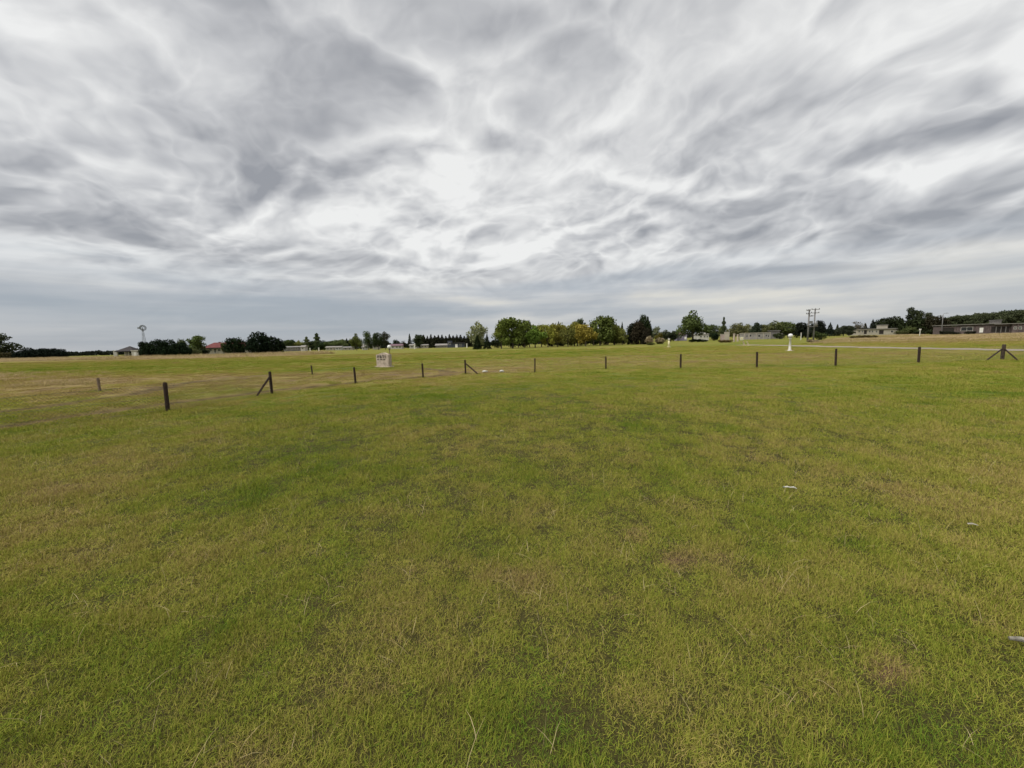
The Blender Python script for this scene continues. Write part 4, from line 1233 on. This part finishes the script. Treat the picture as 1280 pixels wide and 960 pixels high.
t = empty('sign_board', spot(927, 76), 0.0, 'small square white sign board on two thin legs near leaning stakes', 'sign')
yb = 76
z0, z1 = at_depth(927, 425.2, yb).z - t.location.z, at_depth(927, 421, yb).z - t.location.z
MB().box((0, 0, (z0 + z1) / 2), (0.64, 0.04, z1 - z0)).obj('board', WHITE, t)
MB().box((0, -0.025, (z0 + z1) / 2), (0.50, 0.012, (z1 - z0) * 0.7)).obj('panel', CREAM, t)
for sx in (-0.22, 0.22): MB().tube([(sx, 0.03, -0.05), (sx, 0.03, z0 + 0.1)], [0.025, 0.025], 6).obj('leg', TAN, t)
for px, lb in ((931, 'white leaning stake nearer the square white sign'), (936, 'white leaning stake farther from the square white sign')):
    s_ = empty('leaning_stake', gz(px, 431.8), 0, lb, 'stake', 'pair of leaning white stakes by the track')
    MB().tube([(0.02, 0, -0.04), (-0.30, 0.05, 0.66)], [0.085, 0.05], 7, True, 0.06, 3).obj('shaft', STONE, s_)
    MB().box((0.02, 0, 0.02), (0.34, 0.30, 0.08), 0.2, 0.85).obj('footing', STONE, s_)
for px, y, top, lb in ((1001, 100, 416, 'thin white marker post between globe lamp and power poles'),
                       (917.5, 98, 417.5, 'pale column before the olive trees, the taller one'), (922, 102, 418.5, 'pale column before the olive trees, the shorter one')):
    s_ = empty('marker_post', spot(px, y), 0.3, lb, 'post')
    hh = tall_to(px, y, top); wd = 0.10 if px > 1000 else 0.26
    MB().box((0, 0, hh / 2 - 0.05), (wd * 1.3, wd * 1.3, hh + 0.1), 0, 0.85).obj('shaft', WHITE if px > 1000 else STONE, s_)
    MB().box((0, 0, hh + 0.02), (wd * 1.7, wd * 1.7, 0.10), 0, 0.7).obj('cap', STONE, s_)
s_ = empty('marker_post', spot(1149.5, 112), 0, 'white post with a wider head in the dry field', 'post')
hh = tall_to(1149.5, 112, 411)
MB().tube([(0, 0, -0.05), (0, 0, hh - 0.35)], [0.09, 0.08], 8).obj('shaft', WHITE, s_)
MB().box((0, 0, hh - 0.2), (0.55, 0.12, 0.40)).obj('head', WHITE, s_)

# ------------------------------------------------------------------ power poles
POLE = surf_mat('concrete_pole', (0.165, 0.158, 0.154), 0.9, 0.15, 2.0)
yp = 78.0
for nm_px, ybase, top, arms, lb in (
    (1009.3, 78.0, 386.8, ((388.2, -4.0, 0.6), (392.4, -4.0, 0.6), (395.3, 0.0, 4.4)), 'grey power pole with two arms reaching towards the globe lamp'),
    (1016.6, 86.0, 385.8, ((386.8, -5.0, 4.8), (391.2, -5.4, 4.4)), 'grey power pole carrying the transformer side of the pair')):
    t = empty('power_pole', spot(nm_px, ybase), 0, lb, 'power pole', 'pair of power poles')
    hh = tall_to(nm_px, ybase, top); m_ = PXM(ybase)
    MB().tube([(0, 0, -0.1), (0, 0, hh)], [0.17, 0.11], 10).obj('shaft', POLE, t, True)
    for ay, x0, x1 in arms:
        za = at_depth(nm_px, ay, ybase).z - t.location.z
        MB().box(((x0 + x1) / 2 * m_, -0.14, za), ((x1 - x0) * m_, 0.12, 0.12)).obj('cross_arm', POLE, t)
        for xx in (x0 + 0.3, (x0 + x1) / 2, x1 - 0.3):
            MB().lathe([(0.04, 0.05), (0.07, 0.09), (0.05, 0.14), (0.07, 0.18), (0.03, 0.24)], 8, (xx * m_, -0.14, za)).obj('insulator', DKMETAL, t)
    zt = at_depth(nm_px, 405.0, ybase).z - t.location.z
    if nm_px > 1012:
        MB().lathe([(0.30, -0.5), (0.34, -0.45), (0.34, 0.42), (0.28, 0.5)], 12, (-0.1, -0.52, zt)).obj('transformer', METAL, t, True)
        MB().box((-0.45, -0.30, zt - 0.58), (1.6, 0.7, 0.12)).obj('platform', POLE, t)
    else:
        MB().box((0.3, -0.22, zt + 0.3), (0.5, 0.35, 0.55)).obj('switch_box', METAL, t)
        MB().box((0.05, -0.15, zt - 0.35), (0.7, 0.25, 0.10)).obj('bracket', POLE, t)
t = empty('lamp_post', spot(1176.5, 130), 0, 'tall thin grey lamp post before the brick building', 'lamp')
hh = tall_to(1176.5, 130, 391.5)
MB().tube([(0, 0, -0.1), (0, 0, hh * 0.5), (0, 0, hh - 0.4)], [0.15, 0.11, 0.07], 8).obj('shaft', POLE, t, True)
MB().tube([(0, 0, hh - 0.45), (0.25, -0.1, hh - 0.1), (0.8, -0.2, hh)], [0.06, 0.05, 0.05], 6).obj('arm', METAL, t)
MB().box((0.95, -0.23, hh - 0.03), (0.75, 0.3, 0.14), -0.2, 0.7).obj('lamp_head', METAL, t)

# ------------------------------------------------------------------ windmill
yw = 132.0
t = empty('windmill', spot(182.3, yw), 0, 'steel farm windmill rising over the cypress hedge', 'windmill')
hub = tall_to(182.3, yw, 409.8)
GALV = surf_mat('galvanised_steel', (0.17, 0.18, 0.195), 0.55, 0.15, 3.0, 0.4)
bw, tw = 0.62, 0.09
legs = [(sx, sy) for sx in (-1, 1) for sy in (-1, 1)]
for sx, sy in legs:
    MB().tube([(sx * bw, sy * bw, -0.1), (sx * tw, sy * tw, hub - 0.4)], [0.045, 0.04], 6).obj('leg', GALV, t)
mb = MB()
for i in range(7):
    u0, u1 = i / 7, (i + 1) / 7
    def cn(sx, sy, u): q = bw + (tw - bw) * u; return (sx * q, sy * q, u * (hub - 0.4))
    for (a, b) in (((-1, -1), (1, -1)), ((1, -1), (1, 1)), ((1, 1), (-1, 1)), ((-1, 1), (-1, -1))):
        mb.tube([cn(*a, u1), cn(*b, u1)], [0.022] * 2, 5); mb.tube([cn(*a, u0), cn(*b, u1)], [0.016] * 2, 5)
mb.obj('bracing', GALV, t)
MB().tube([(0, 0, hub - 0.5), (0, 0, hub + 0.15)], [0.11, 0.09], 8).obj('gearbox', GALV, t)
ax = Vector((0.80, -0.45, 0)).normalized(); pv = Vector((ax.y, -ax.x, 0)); up = Vector((0, 0, 1)); hc = Vector((0, 0, hub)) + ax * 0.35
R = 0.98
wheel = MB()
for i in range(18):
    a0 = 2 * math.pi * i / 18; dv = pv * math.cos(a0) + up * math.sin(a0); td = -pv * math.sin(a0) + up * math.cos(a0)
    r0, r1 = R * 0.46, R
    w0, w1 = 0.13, 0.24
    q = [hc + dv * r0 - td * w0 / 2, hc + dv * r0 + td * w0 / 2 + ax * 0.05, hc + dv * r1 + td * w1 / 2 + ax * 0.09, hc + dv * r1 - td * w1 / 2]
    q2 = [p + ax * 0.008 for p in q]
    wheel.poly(q + q2, [(0, 1, 2, 3), (7, 6, 5, 4), (0, 4, 5, 1), (1, 5, 6, 2), (2, 6, 7, 3), (3, 7, 4, 0)])
wh = wheel.obj('wheel', GALV, t)
sp_ = MB()
for i in range(6):
    a0 = 2 * math.pi * i / 6; sp_.tube([hc, hc + (pv * math.cos(a0) + up * math.sin(a0)) * R * 0.95], [0.02, 0.015], 5)
for rr in (0.5, 0.97):
    sp_.tube([hc + (pv * math.cos(a0) + up * math.sin(a0)) * R * rr for a0 in np.linspace(0, 6.2832, 25)], [0.018] * 25, 5, False)
sp_.obj('spoke_ring', GALV, wh)
tl = -ax * 0.2 + Vector((-1, 0.2, 0)).normalized()
tl.normalize()
MB().tube([Vector((0, 0, hub)), Vector((0, 0, hub)) + tl * 1.3], [0.035, 0.03], 6).obj('tail_boom', GALV, t)
ta, tb = Vector((0, 0, hub)) + tl * 0.9, Vector((0, 0, hub)) + tl * 2.3
nrm = tl.cross(up).normalized() * 0.012
vv = [ta + up * 0.16, tb + up * 0.36, tb - up * 0.30, ta - up * 0.16]
MB().poly([p - nrm for p in vv] + [p + nrm for p in vv], [(0, 1, 2, 3), (7, 6, 5, 4), (0, 4, 5, 1), (1, 5, 6, 2), (2, 6, 7, 3), (3, 7, 4, 0)]).obj('tail_vane', GALV, t)

# ------------------------------------------------------------------ buildings
PLW = surf_mat('white_plaster', (0.46, 0.44, 0.40), 0.9, 0.10, 0.8, dirt=(0.42, 0.39, 0.34))
PLC = surf_mat('cream_plaster', (0.34, 0.31, 0.25), 0.9, 0.12, 0.7, dirt=(0.27, 0.245, 0.20))
PLG = surf_mat('grey_plaster', (0.15, 0.14, 0.13), 0.9, 0.2, 0.7, dirt=(0.12, 0.11, 0.095))
BRICK = surf_mat('mauve_brick', (0.115, 0.088, 0.085), 0.9, 0.22, 0.9, dirt=(0.12, 0.09, 0.085))
ROOF_L = surf_mat('pale_sheet_roof', (0.20, 0.185, 0.165), 0.7, 0.12, 0.6)
ROOF_G = surf_mat('grey_sheet_roof', (0.19, 0.18, 0.175), 0.75, 0.15, 0.6)
ROOF_R = surf_mat('red_tile_roof', (0.12, 0.030, 0.028), 0.85, 0.22, 1.1)
ROOF_D = surf_mat('dark_shingle_roof', (0.034, 0.030, 0.032), 0.85, 0.2, 1.2)
SLATE = surf_mat('slate_blue_wall', (0.055, 0.062, 0.080), 0.85, 0.15, 1.0)
LAV = surf_mat('lavender_wall', (0.24, 0.21, 0.29), 0.9, 0.1, 0.8)
PANE = surf_mat('dark_glass', (0.018, 0.019, 0.022), 0.15, 0.2, 2.0, spec=0.6)
SHADE = surf_mat('dark_timber_and_shade', (0.028, 0.023, 0.020), 0.8, 0.2, 2.0)  # dark timber, also the painted shade in porch and wall openings
DOORW = surf_mat('white_door', (0.70, 0.68, 0.64), 0.6, 0.05, 2.0)

def gable(mb, x0, x1, y0, y1, z0, z1, over=0.3, hip=0.0, th=0.12):
    ym = (y0 + y1) / 2
    v = [(x0 - over, y0 - over, z0), (x1 + over, y0 - over, z0), (x1 + over, y1 + over, z0), (x0 - over, y1 + over, z0), (x0 - over + hip, ym, z1), (x1 + over - hip, ym, z1)]
    w = [(a, b, c - th) for a, b, c in v[:4]]
    mb.poly(v + w, [(0, 1, 5, 4), (2, 3, 4, 5), (1, 2, 5), (3, 0, 4), (0, 6, 7, 1), (1, 7, 8, 2), (2, 8, 9, 3), (3, 9, 6, 0), (6, 9, 8, 7)])
    return mb

def window(t, xc, zc, w, h, yf, mat=PANE, frame=WHITE, name='window'):
    o = MB().box((xc, yf - 0.02, zc), (w, 0.04, h)).obj(name, mat, t)
    if frame:
        f = MB(); b = 0.07
        f.box((xc, yf - 0.035, zc + h / 2 + b / 2), (w + 2 * b, 0.07, b)).box((xc, yf - 0.05, zc - h / 2 - b / 2), (w + 2 * b + 0.1, 0.10, b))
        for s in (-1, 1): f.box((xc + s * (w / 2 + b / 2), yf - 0.034, zc), (b, 0.066, h))
        f.box((xc, yf - 0.03, zc), (0.05, 0.055, h))
        f.obj('frame', frame, o)
    return o

class House:
    """building seen from the lawn, its front turned a little towards it; x and z of its parts come from photo columns and rows"""
    def __init__(self, name, px0, px1, y, depth, label, cat='house', group=None, turn=0.45):
        self.y = y; self.c = (px0 + px1) / 2
        p = spot(self.c, y)
        self.yaw = -turn * math.atan2(p.x, p.y)
        self.t = empty(name, p, self.yaw, label, cat, group)
        self.L = p
        self.x0, self.x1 = self.X(px0), self.X(px1); self.d = depth
    def X(self, px):
        r = ray(px, 425.5 - 0.0245 * (px - 640) + 6); k_ = r.x / r.y
        return (k_ * self.L.y - self.L.x) / (math.cos(self.yaw) - k_ * math.sin(self.yaw))
    def Z(self, px, py):
        return at_depth(px, py, self.L.y + self.X(px) * math.sin(self.yaw)).z - self.L.z
    def block(self, name, px0, px1, top, mat, yo=0.0, depth=None, bottom=None):
        x0, x1 = self.X(px0), self.X(px1); z1 = self.Z((px0 + px1) / 2, top); z0 = -0.6 if bottom is None else self.Z((px0 + px1) / 2, bottom)
        d = depth or self.d
        MB().box(((x0 + x1) / 2, yo + d / 2, (z0 + z1) / 2), (x1 - x0, d, z1 - z0)).obj(name, mat, self.t)
        return x0, x1, z1
    def win(self, px0, px1, py0, py1, mat=PANE, frame=None, name='window', yo=0.0):
        x0, x1 = self.X(px0), self.X(px1); z1, z0 = self.Z((px0 + px1) / 2, py0), max(0.02, self.Z((px0 + px1) / 2, py1))
        return window(self.t, (x0 + x1) / 2, (z0 + z1) / 2, x1 - x0, z1 - z0, yo, mat, frame, name)

# pavilion, white shed
H = House('garden_pavilion', 146.5, 166, 112, 4.6, 'open pavilion with dark pyramid roof and pale posts beside white shed', 'pavilion')
ze, zr = H.Z(156, 438.8), H.Z(158, 432.6)
xm = (H.x0 + H.x1) / 2 + 0.3
mb = MB(); ov = 0.35
mb.poly([(H.x0 - ov, -ov, ze), (H.x1 + ov, -ov, ze), (H.x1 + ov, 4.6 + ov, ze), (H.x0 - ov, 4.6 + ov, ze), (xm, 2.3, zr), (H.x0 - ov, -ov, ze - 0.22), (H.x1 + ov, -ov, ze - 0.22), (H.x1 + ov, 4.6 + ov, ze - 0.22), (H.x0 - ov, 4.6 + ov, ze - 0.22)],
        [(0, 1, 4), (1, 2, 4), (2, 3, 4), (3, 0, 4), (0, 5, 6, 1), (1, 6, 7, 2), (2, 7, 8, 3), (3, 8, 5, 0), (5, 8, 7, 6)])
mb.obj('roof', ROOF_D, H.t)
for u in (0.02, 0.5, 0.72, 0.98):
    for yy in (0.1, 4.5): MB().box((H.x0 + (H.x1 - H.x0) * u, yy, (ze - 0.22) / 2 - 0.1), (0.22, 0.22, ze - 0.02)).obj('post', PLC, H.t)
MB().box((H.x0 + (H.x1 - H.x0) * 0.4, 4.2, 0.5), ((H.x1 - H.x0) * 0.75, 0.2, 1.1)).obj('back_wall', PLC, H.t)
MB().box((H.x0 + (H.x1 - H.x0) * 0.36, 1.2, 0.42), (1.7, 1.0, 0.12)).obj('table_top', SHADE, H.t)
MB().box((H.x0 + (H.x1 - H.x0) * 0.36, 1.2, 0.18), (0.3, 0.5, 0.45)).obj('table_foot', SHADE, H.t)
H = House('white_wall', 141.8, 147, 114, 0.3, 'short white wall end beside the open pavilion', 'wall')
H.block('panel', 141.8, 147, 438.6, PLW); H.block('coping', 141.5, 147.3, 438.1, WHITE, -0.05, 0.4, 438.7)
H = House('white_shed', 164.5, 177.5, 103, 3.0, 'plain white flat roofed shed beside the cypress hedge', 'shed')
H.block('wall', 164.5, 173, 438.4, PLW); H.block('side_wall', 173, 177.5, 438.6, PLG, 0.3, 2.4); H.block('roof', 164, 178, 437.7, WHITE, -0.15, 3.3, 438.5)  # side wall coloured grey as the shaded face of the white shed
H.win(167.5, 170.5, 440, 446, DOORW, None, 'door')
# red roofed house
H = House('red_roof_house', 254, 311, 134, 8.0, 'house with a red tiled roof half hidden by dark trees')
x0, x1, z1 = H.block('wall', 255, 310, 434.6, PLC)
gable(MB(), x0, x1, 0, 8.0, z1 + 0.1, H.Z(272, 428.0), 0.5, 2.2).obj('roof', ROOF_R, H.t)
H.block('porch_beam', 258, 278, 434.5, SHADE, -0.6, 0.35, 435.8)
for a, b in ((262, 265), (273, 276), (300, 303)): H.win(a, b, 436, 439, PANE, WHITE)
H.win(268, 270.5, 436, 441, SHADE, WHITE, 'door'); H.block('chimney', 268, 270, 427.2, BRICK, 4, 0.7, 431)
# small far houses left of the monument
for nm, a, b, y, top, rt, wm, rm, lb, wins in (
    ('low_house', 354, 375, 232, 434.2, 432.8, PLG, ROOF_G, 'low grey roofed house at the end of the far row', ((358, 360), (364, 366), (370, 372))),
    ('white_house', 375.5, 381.5, 228, 434.0, 431.6, PLW, ROOF_L, 'small white gabled house in the far row', ((377.5, 379.5),)),
    ('long_house', 407, 418, 238, 434.5, 432.8, PLC, ROOF_L, 'long low pale house under the mid green tree', ((409, 411), (413, 415))),
    ('pale_house', 418.8, 427, 234, 434.3, 432.6, PLW, ROOF_L, 'pale low house beside two dark spire conifers', ((420.5, 422.5), (424, 425.5))),
    ('beige_house', 428.5, 441, 222, 434.6, 433.2, PLC, ROOF_G, 'beige low house with grey roof before the spire conifers', ((431, 433), (436, 438))),
    ('gable_hut', 452, 457, 190, 434.2, 429.8, PLW, ROOF_L, 'narrow steep pale hut beside the yellowish green tree', ((453.8, 455.2),)),
    ('plain_house', 465.5, 473, 196, 432.8, 430.9, PLC, ROOF_L, 'pale house between the trunks behind the monument', ((467.5, 469),)),
    ('mauve_roof_house', 487, 503, 215, 432.4, 430.0, PLW, surf_mat('mauve_tile_roof', (0.14, 0.085, 0.10), 0.85), 'white walled house with a mauve roof', ((490, 492), (495, 497), (499, 501))),
    ('white_bungalow', 511.5, 523, 212, 431.8, 430.0, PLW, ROOF_L, 'white bungalow under the round dark tree', ((514, 516), (519, 521))),
    ('cream_bungalow', 525, 535, 216, 431.8, 430.4, PLC, ROOF_L, 'cream bungalow below the start of the conifer row', ((527, 529), (531, 533))),
    ('pale_roof_house', 544, 560, 218, 431.9, 429.6, PLG, ROOF_L, 'long house with a pale roof below the conifer row', ((547, 549), (552, 554), (556, 558)))):
    H = House(nm, a, b, y, 6.0, lb, 'house', 'small far houses')
    x0, x1, z1 = H.block('wall', a + 0.4, b - 0.4, top, wm)
    gable(MB(), x0, x1, 0, 6.0, z1 + 0.12, H.Z((a + b) / 2, rt), 0.35).obj('roof', rm, H.t)
    for w0, w1 in wins: H.win(w0, w1, top + 0.7, top + 2.2, PANE, WHITE)
H = House('slate_blue_house', 559.5, 580, 205, 7.0, 'dark slate blue house with a tower block and white door')
H.block('wall', 562, 580, 428.9, SLATE); H.block('tower', 559.6, 565, 426.0, SLATE, -0.3, 4.0); H.block('roof', 561.5, 580.6, 428.3, ROOF_D, -0.4, 7.8, 429.0)
H.win(569, 572, 430.2, 434.4, DOORW, None, 'door'); H.win(574, 577, 430.5, 432.5, PANE, WHITE); H.win(561, 563.5, 428.5, 430.5, PANE, WHITE, yo=-0.3)
for px, y, top, lb in ((518.3, 150, 430, 'white gate pillar before the white bungalow'), (583.5, 150, 429.8, 'white pillar beside the slate blue house'),
                       (387.5, 200, 435.2, 'small white pillar under the poplars, nearer the gabled house'), (398.5, 200, 434.8, 'small white pillar under the tall pointed poplar')):
    s_ = empty('white_pillar', spot(px, y), 0, lb, 'pillar', 'white gate pillars')
    hh = tall_to(px, y, top)
    MB().box((0, 0, hh / 2 - 0.1), (0.42, 0.42, hh + 0.2), 0, 0.9).obj('shaft', WHITE, s_); MB().box((0, 0, hh + 0.05), (0.55, 0.55, 0.12), 0, 0.8).obj('cap', WHITE, s_)
# right of the grove
H = House('lavender_house', 847, 859, 152, 6.0, 'lavender house with a pinkish roof left of the large tree')
x0, x1, z1 = H.block('wall', 847.4, 858.6, 418.3, LAV)
gable(MB(), x0, x1 - 0.8, 0, 6.0, z1 + 0.1, H.Z(852, 414.2), 0.3, 0.6).obj('roof', surf_mat('pink_roof', (0.15, 0.085, 0.09), 0.85), H.t)
H.win(849.5, 852, 420, 422.5, PANE, WHITE); H.win(855.5, 858, 421, 424.2, DOORW, None, 'door')
H = House('white_tower_house', 872.5, 886.5, 150, 7.0, 'cream white house with a square tower behind the hedge')
x0, x1, z1 = H.block('wall', 872.8, 886, 418.2, PLW); H.block('tower', 876.6, 882.4, 411.6, PLW, 0.8, 3.2); H.block('tower_cap', 876.2, 882.8, 411.0, WHITE, 0.6, 3.6, 411.7)
gable(MB(), x0, x1, 0, 7.0, z1 + 0.12, H.Z(880, 415.6), 0.3, 1.4).obj('roof', ROOF_L, H.t)
for a, b in ((875, 877), (879.5, 881.5), (883, 884.6)): H.win(a, b, 419.6, 421.8, PANE, WHITE)
H.win(878.8, 880.2, 413, 415, PANE, None, yo=0.8)
H = House('pinkish_wall', 900.5, 912, 128, 0.35, 'pinkish grey garden wall under the slender poplar', 'wall')
H.block('panel', 900.5, 908.6, 418.2, surf_mat('pinkish_plaster', (0.36, 0.29, 0.26), 0.9, 0.15, 1.0)); H.block('pier', 905.5, 911.5, 414.8, PLC, -0.1, 0.6); H.block('coping', 900.2, 905.6, 417.7, PLC, -0.05, 0.45, 418.3)
H = House('long_wall_building', 929.5, 963.5, 134, 5.0, 'long low whitewashed building with a flat top and small openings', 'building')
x0, x1, z1 = H.block('wall', 930, 963, 416.4, surf_mat('whitewash', (0.26, 0.245, 0.225), 0.95, 0.2, 0.9, dirt=(0.17, 0.16, 0.14)))
H.block('parapet', 929.6, 963.4, 415.8, PLC, -0.12, 5.2, 416.5)
for px, w_, q_ in ((933.5, 0.5, 419), (937.8, 0.8, 418.6), (948.8, 1.1, 418.9), (957.6, 0.6, 418.5), (960.6, 0.5, 419.2)):
    H.win(px - w_, px + w_, q_, q_ + 1.9, PANE, None)
for px in (930.4, 936.2, 945.2, 954.2, 962.4): H.block('pilaster', px - 0.35, px + 0.35, 416.6, PLC, -0.10, 0.3)
H = House('grey_ruin', 963.5, 979, 138, 5.0, 'dark grey ruined building with a broken roof line', 'building')
H.block('wall', 964, 978.5, 416.8, PLG); x0, x1, z1 = H.block('upper_wall', 966, 975, 413.6, PLG, 0.6, 3.4)
H.block('roof', 964.4, 976, 413.0, ROOF_G, 0.3, 4.0, 413.7)
for a, b in ((965.5, 967.5), (970, 972), (974.5, 976.5)): H.win(a, b, 417.6, 420.4, PANE, None)
# cream building on the right
H = House('cream_building', 1064, 1131, 196, 5.0, 'long flat roofed cream building with a box on its roof', 'building')
H.block('wall', 1070, 1131, 411.4, PLC); H.block('annex_wall', 1064, 1070, 414.2, PLC, 0.3, 4.0); H.block('roof', 1069.4, 1131.6, 410.6, ROOF_L, -0.5, 6.0, 411.5)
H.block('roof_box', 1100.5, 1110.5, 406.4, PLC, 1.2, 3.0, 410.8); H.block('roof_box_cap', 1100, 1111, 405.8, ROOF_L, 1.0, 3.4, 406.5)
for a, b in ((1072.5, 1074.5), (1076.5, 1078), (1085.5, 1087.5), (1089, 1091), (1094, 1096), (1113, 1116), (1119.5, 1121.5), (1124, 1126)): H.win(a, b, 413.2, 415.4, PANE, WHITE)
H.win(1079.5, 1083, 412.8, 417.5, SHADE, None, 'door'); H.win(1098.5, 1104, 412.6, 417.6, SHADE, None, 'shaded_opening')  # flat dark panels, colour standing for the shade inside these openings
# brick building
H = House('brick_building', 1174.5, 1300, 138, 4.5, 'long mauve brick building with pale roof edge and dark porch', 'building')
H.block('wall', 1175, 1262, 407.4, BRICK); H.block('wing_wall', 1262.3, 1300, 404.6, BRICK, -0.8, 5.5)
def sheet(H, name, pa, pb, ta, tb, mat, y0, y1, th=0.22):
    xa, xb = H.X(pa), H.X(pb); za, zb = H.Z(pa, ta), H.Z(pb, tb)
    v = [(xa, y0, za), (xb, y0, zb), (xb, y1, zb), (xa, y1, za)]
    MB().poly(v + [(a, b, c - th) for a, b, c in v], [(0, 1, 2, 3), (7, 6, 5, 4), (0, 4, 5, 1), (1, 5, 6, 2), (2, 6, 7, 3), (3, 7, 4, 0)]).obj(name, mat, H.t)
sheet(H, 'roof', 1173.8, 1242, 406.6, 404.2, ROOF_L, -0.6, 4.9); sheet(H, 'wing_roof', 1240.2, 1301, 404.9, 403.0, ROOF_L, -1.2, 5.2)
H.block('gable_fill', 1205, 1262, 405.9, BRICK, 0.15, 4.0, 408); H.block('roof_box', 1244, 1253.5, 400.2, PLG, 1.2, 2.2, 405)
H.block('roof_box_cap', 1243.5, 1254, 399.7, ROOF_G, 1.0, 2.6, 400.3)
H.win(1178, 1192, 409.8, 416.5, SHADE, None, 'shaded_opening'); H.win(1200.5, 1215, 409.0, 413.4, PANE, WHITE); H.win(1223.8, 1228.4, 409.6, 415.6, DOORW, None, 'door')  # wide dark panel paints the shade under the car port
H.win(1238.5, 1261, 408.3, 415.2, SHADE, None, 'porch_shade')  # dark sheet in place of the shade inside the porch
for px in (1243.5, 1249.5, 1255.5): H.block('porch_post', px - 0.35, px + 0.35, 408.0, PLG, -0.5, 0.3)
for a, b in ((1264.5, 1267.5), (1270.5, 1273.5), (1279, 1282)): H.win(a, b, 408.6, 411.4, PANE, WHITE, yo=-0.8)
for px in (1196, 1219, 1232, 1236.5): H.block('pilaster', px - 0.6, px + 0.6, 407.6, BRICK, -0.2, 0.4)
for px in (1268.9, 1276.2): H.block('pilaster', px - 0.6, px + 0.6, 404.9, BRICK, -1.0, 0.4)

# ------------------------------------------------------------------ gravel track on the right
GRAVEL = surf_mat('pale_gravel', (0.235, 0.20, 0.155), 1.0, 0.15, 1.2, dirt=(0.19, 0.165, 0.10))
mb = MB(); pr = random.Random(4)
fine_pts = []
for a, b in zip(_rp[:-1], _rp[1:]):
    for u in np.linspace(0, 1, 14, endpoint=False): fine_pts.append(a.lerp(b, u))
for i, q in enumerate(fine_pts):
    t_ = (fine_pts[min(i + 1, len(fine_pts) - 1)] - fine_pts[max(i - 1, 0)]).normalized(); nrm = Vector((-t_.y, t_.x, 0))
    for sg in (-1, 1):
        e = q + nrm * sg * (1.35 + 0.35 * math.sin(i * 0.7 + sg) + 0.3 * pr.random())
        mb.v.append((e.x, e.y, hz(e.x, e.y) + 0.02))
for i in range(len(fine_pts) - 1): mb.f.append((2 * i, 2 * i + 2, 2 * i + 3, 2 * i + 1))
tag(mb.obj('gravel_track', GRAVEL), kind='structure')

# ------------------------------------------------------------------ litter
STICK = surf_mat('bleached_wood', (0.27, 0.25, 0.205), 0.95, 0.35, 30.0, dirt=(0.16, 0.15, 0.12), bump=0.5)
PLASTIC = surf_mat('white_plastic', (0.45, 0.44, 0.39), 0.45, 0.10, 20.0, dirt=(0.45, 0.42, 0.33))
def crumple(name, n, sx, sy, sz, seed, mat, parent=None, amp=0.3):
    bm = bmesh.new(); bmesh.ops.create_icosphere(bm, subdivisions=n, radius=1.0)
    r = np.random.default_rng(seed)
    for v in bm.verts:
        k_ = 1 + r.normal(0, amp) * 0.5
        v.co = Vector((v.co.x * sx * k_, v.co.y * sy * k_, max(v.co.z, -0.5) * sz * (1 + r.normal(0, amp) * 0.4)))
    me = bpy.data.meshes.new(name); bm.to_mesh(me); bm.free(); me.materials.append(mat)
    return link(bpy.data.objects.new(name, me), parent)
for px, py, s_, lb in ((606, 465.6, 0.15, 'flattened white plastic bag at the foot of the fence brace'), (627, 465.4, 0.13, 'compact white plastic lump between fence brace and next post')):
    t = empty('plastic_bag', gz(px, py), 0.4, lb, 'litter', 'white litter by the fence')
    o = crumple('bag', 2, s_, s_ * 0.6, 0.075 if px > 610 else 0.06, int(px), PLASTIC, t, 0.25); o.location = (0, 0, 0.07)
    o = crumple('knot', 1, 0.05, 0.03, 0.03, 5, PLASTIC, t); o.location = (s_ * 0.95, 0, 0.07)
g = gz(988, 612)
t = empty('crushed_tube', g, rad(-14), 'small crushed white tube lying in the lawn', 'litter')
o = MB().tube([(-0.058, 0, 0.055), (-0.03, 0, 0.060), (0.0, 0.003, 0.054), (0.03, 0, 0.058), (0.058, -0.004, 0.046)], [0.006, 0.0085, 0.006, 0.0085, 0.0045], 10, True, 0.18, 5).obj('tube', PLASTIC, t)
MB().lathe([(0.008, 0), (0.008, 0.012), (0.005, 0.014)], 10, (-0.066, 0, 0.049)).obj('cap', METAL, t)
g = gz(1215.5, 658)
t = empty('paper_scrap', g, rad(-30), 'tiny cream paper scrap lying in the lawn', 'litter')
v = [(-0.032, -0.008, 0.050), (0.0, -0.010, 0.058), (0.034, -0.007, 0.050), (0.030, 0.012, 0.052), (0.0, 0.012, 0.062), (-0.030, 0.010, 0.054)]
MB().poly(v + [(a, b, c + 0.0015) for a, b, c in v], [(0, 1, 4, 5), (1, 2, 3, 4), (6, 11, 10, 7), (7, 10, 9, 8), (0, 6, 7, 1), (1, 7, 8, 2), (2, 8, 9, 3), (3, 9, 10, 4), (4, 10, 11, 5), (5, 11, 6, 0)]).obj('paper', STICK, t)
g = gz(1276, 804)
t = empty('bleached_stick', g, rad(-24), 'thick bleached grey stick lying in the grass', 'stick')
MB().tube([(-0.045, 0, 0.050), (0.0, 0.003, 0.056), (0.06, -0.003, 0.055), (0.13, 0.0, 0.047), (0.20, 0.004, 0.042)], [0.009, 0.0135, 0.015, 0.014, 0.012], 10, True, 0.12, 8).obj('shaft', STICK, t)
MB().tube([(0.05, 0.012, 0.062), (0.065, 0.035, 0.080)], [0.007, 0.004], 7, True, 0.1, 2).obj('twig_stub', STICK, t)
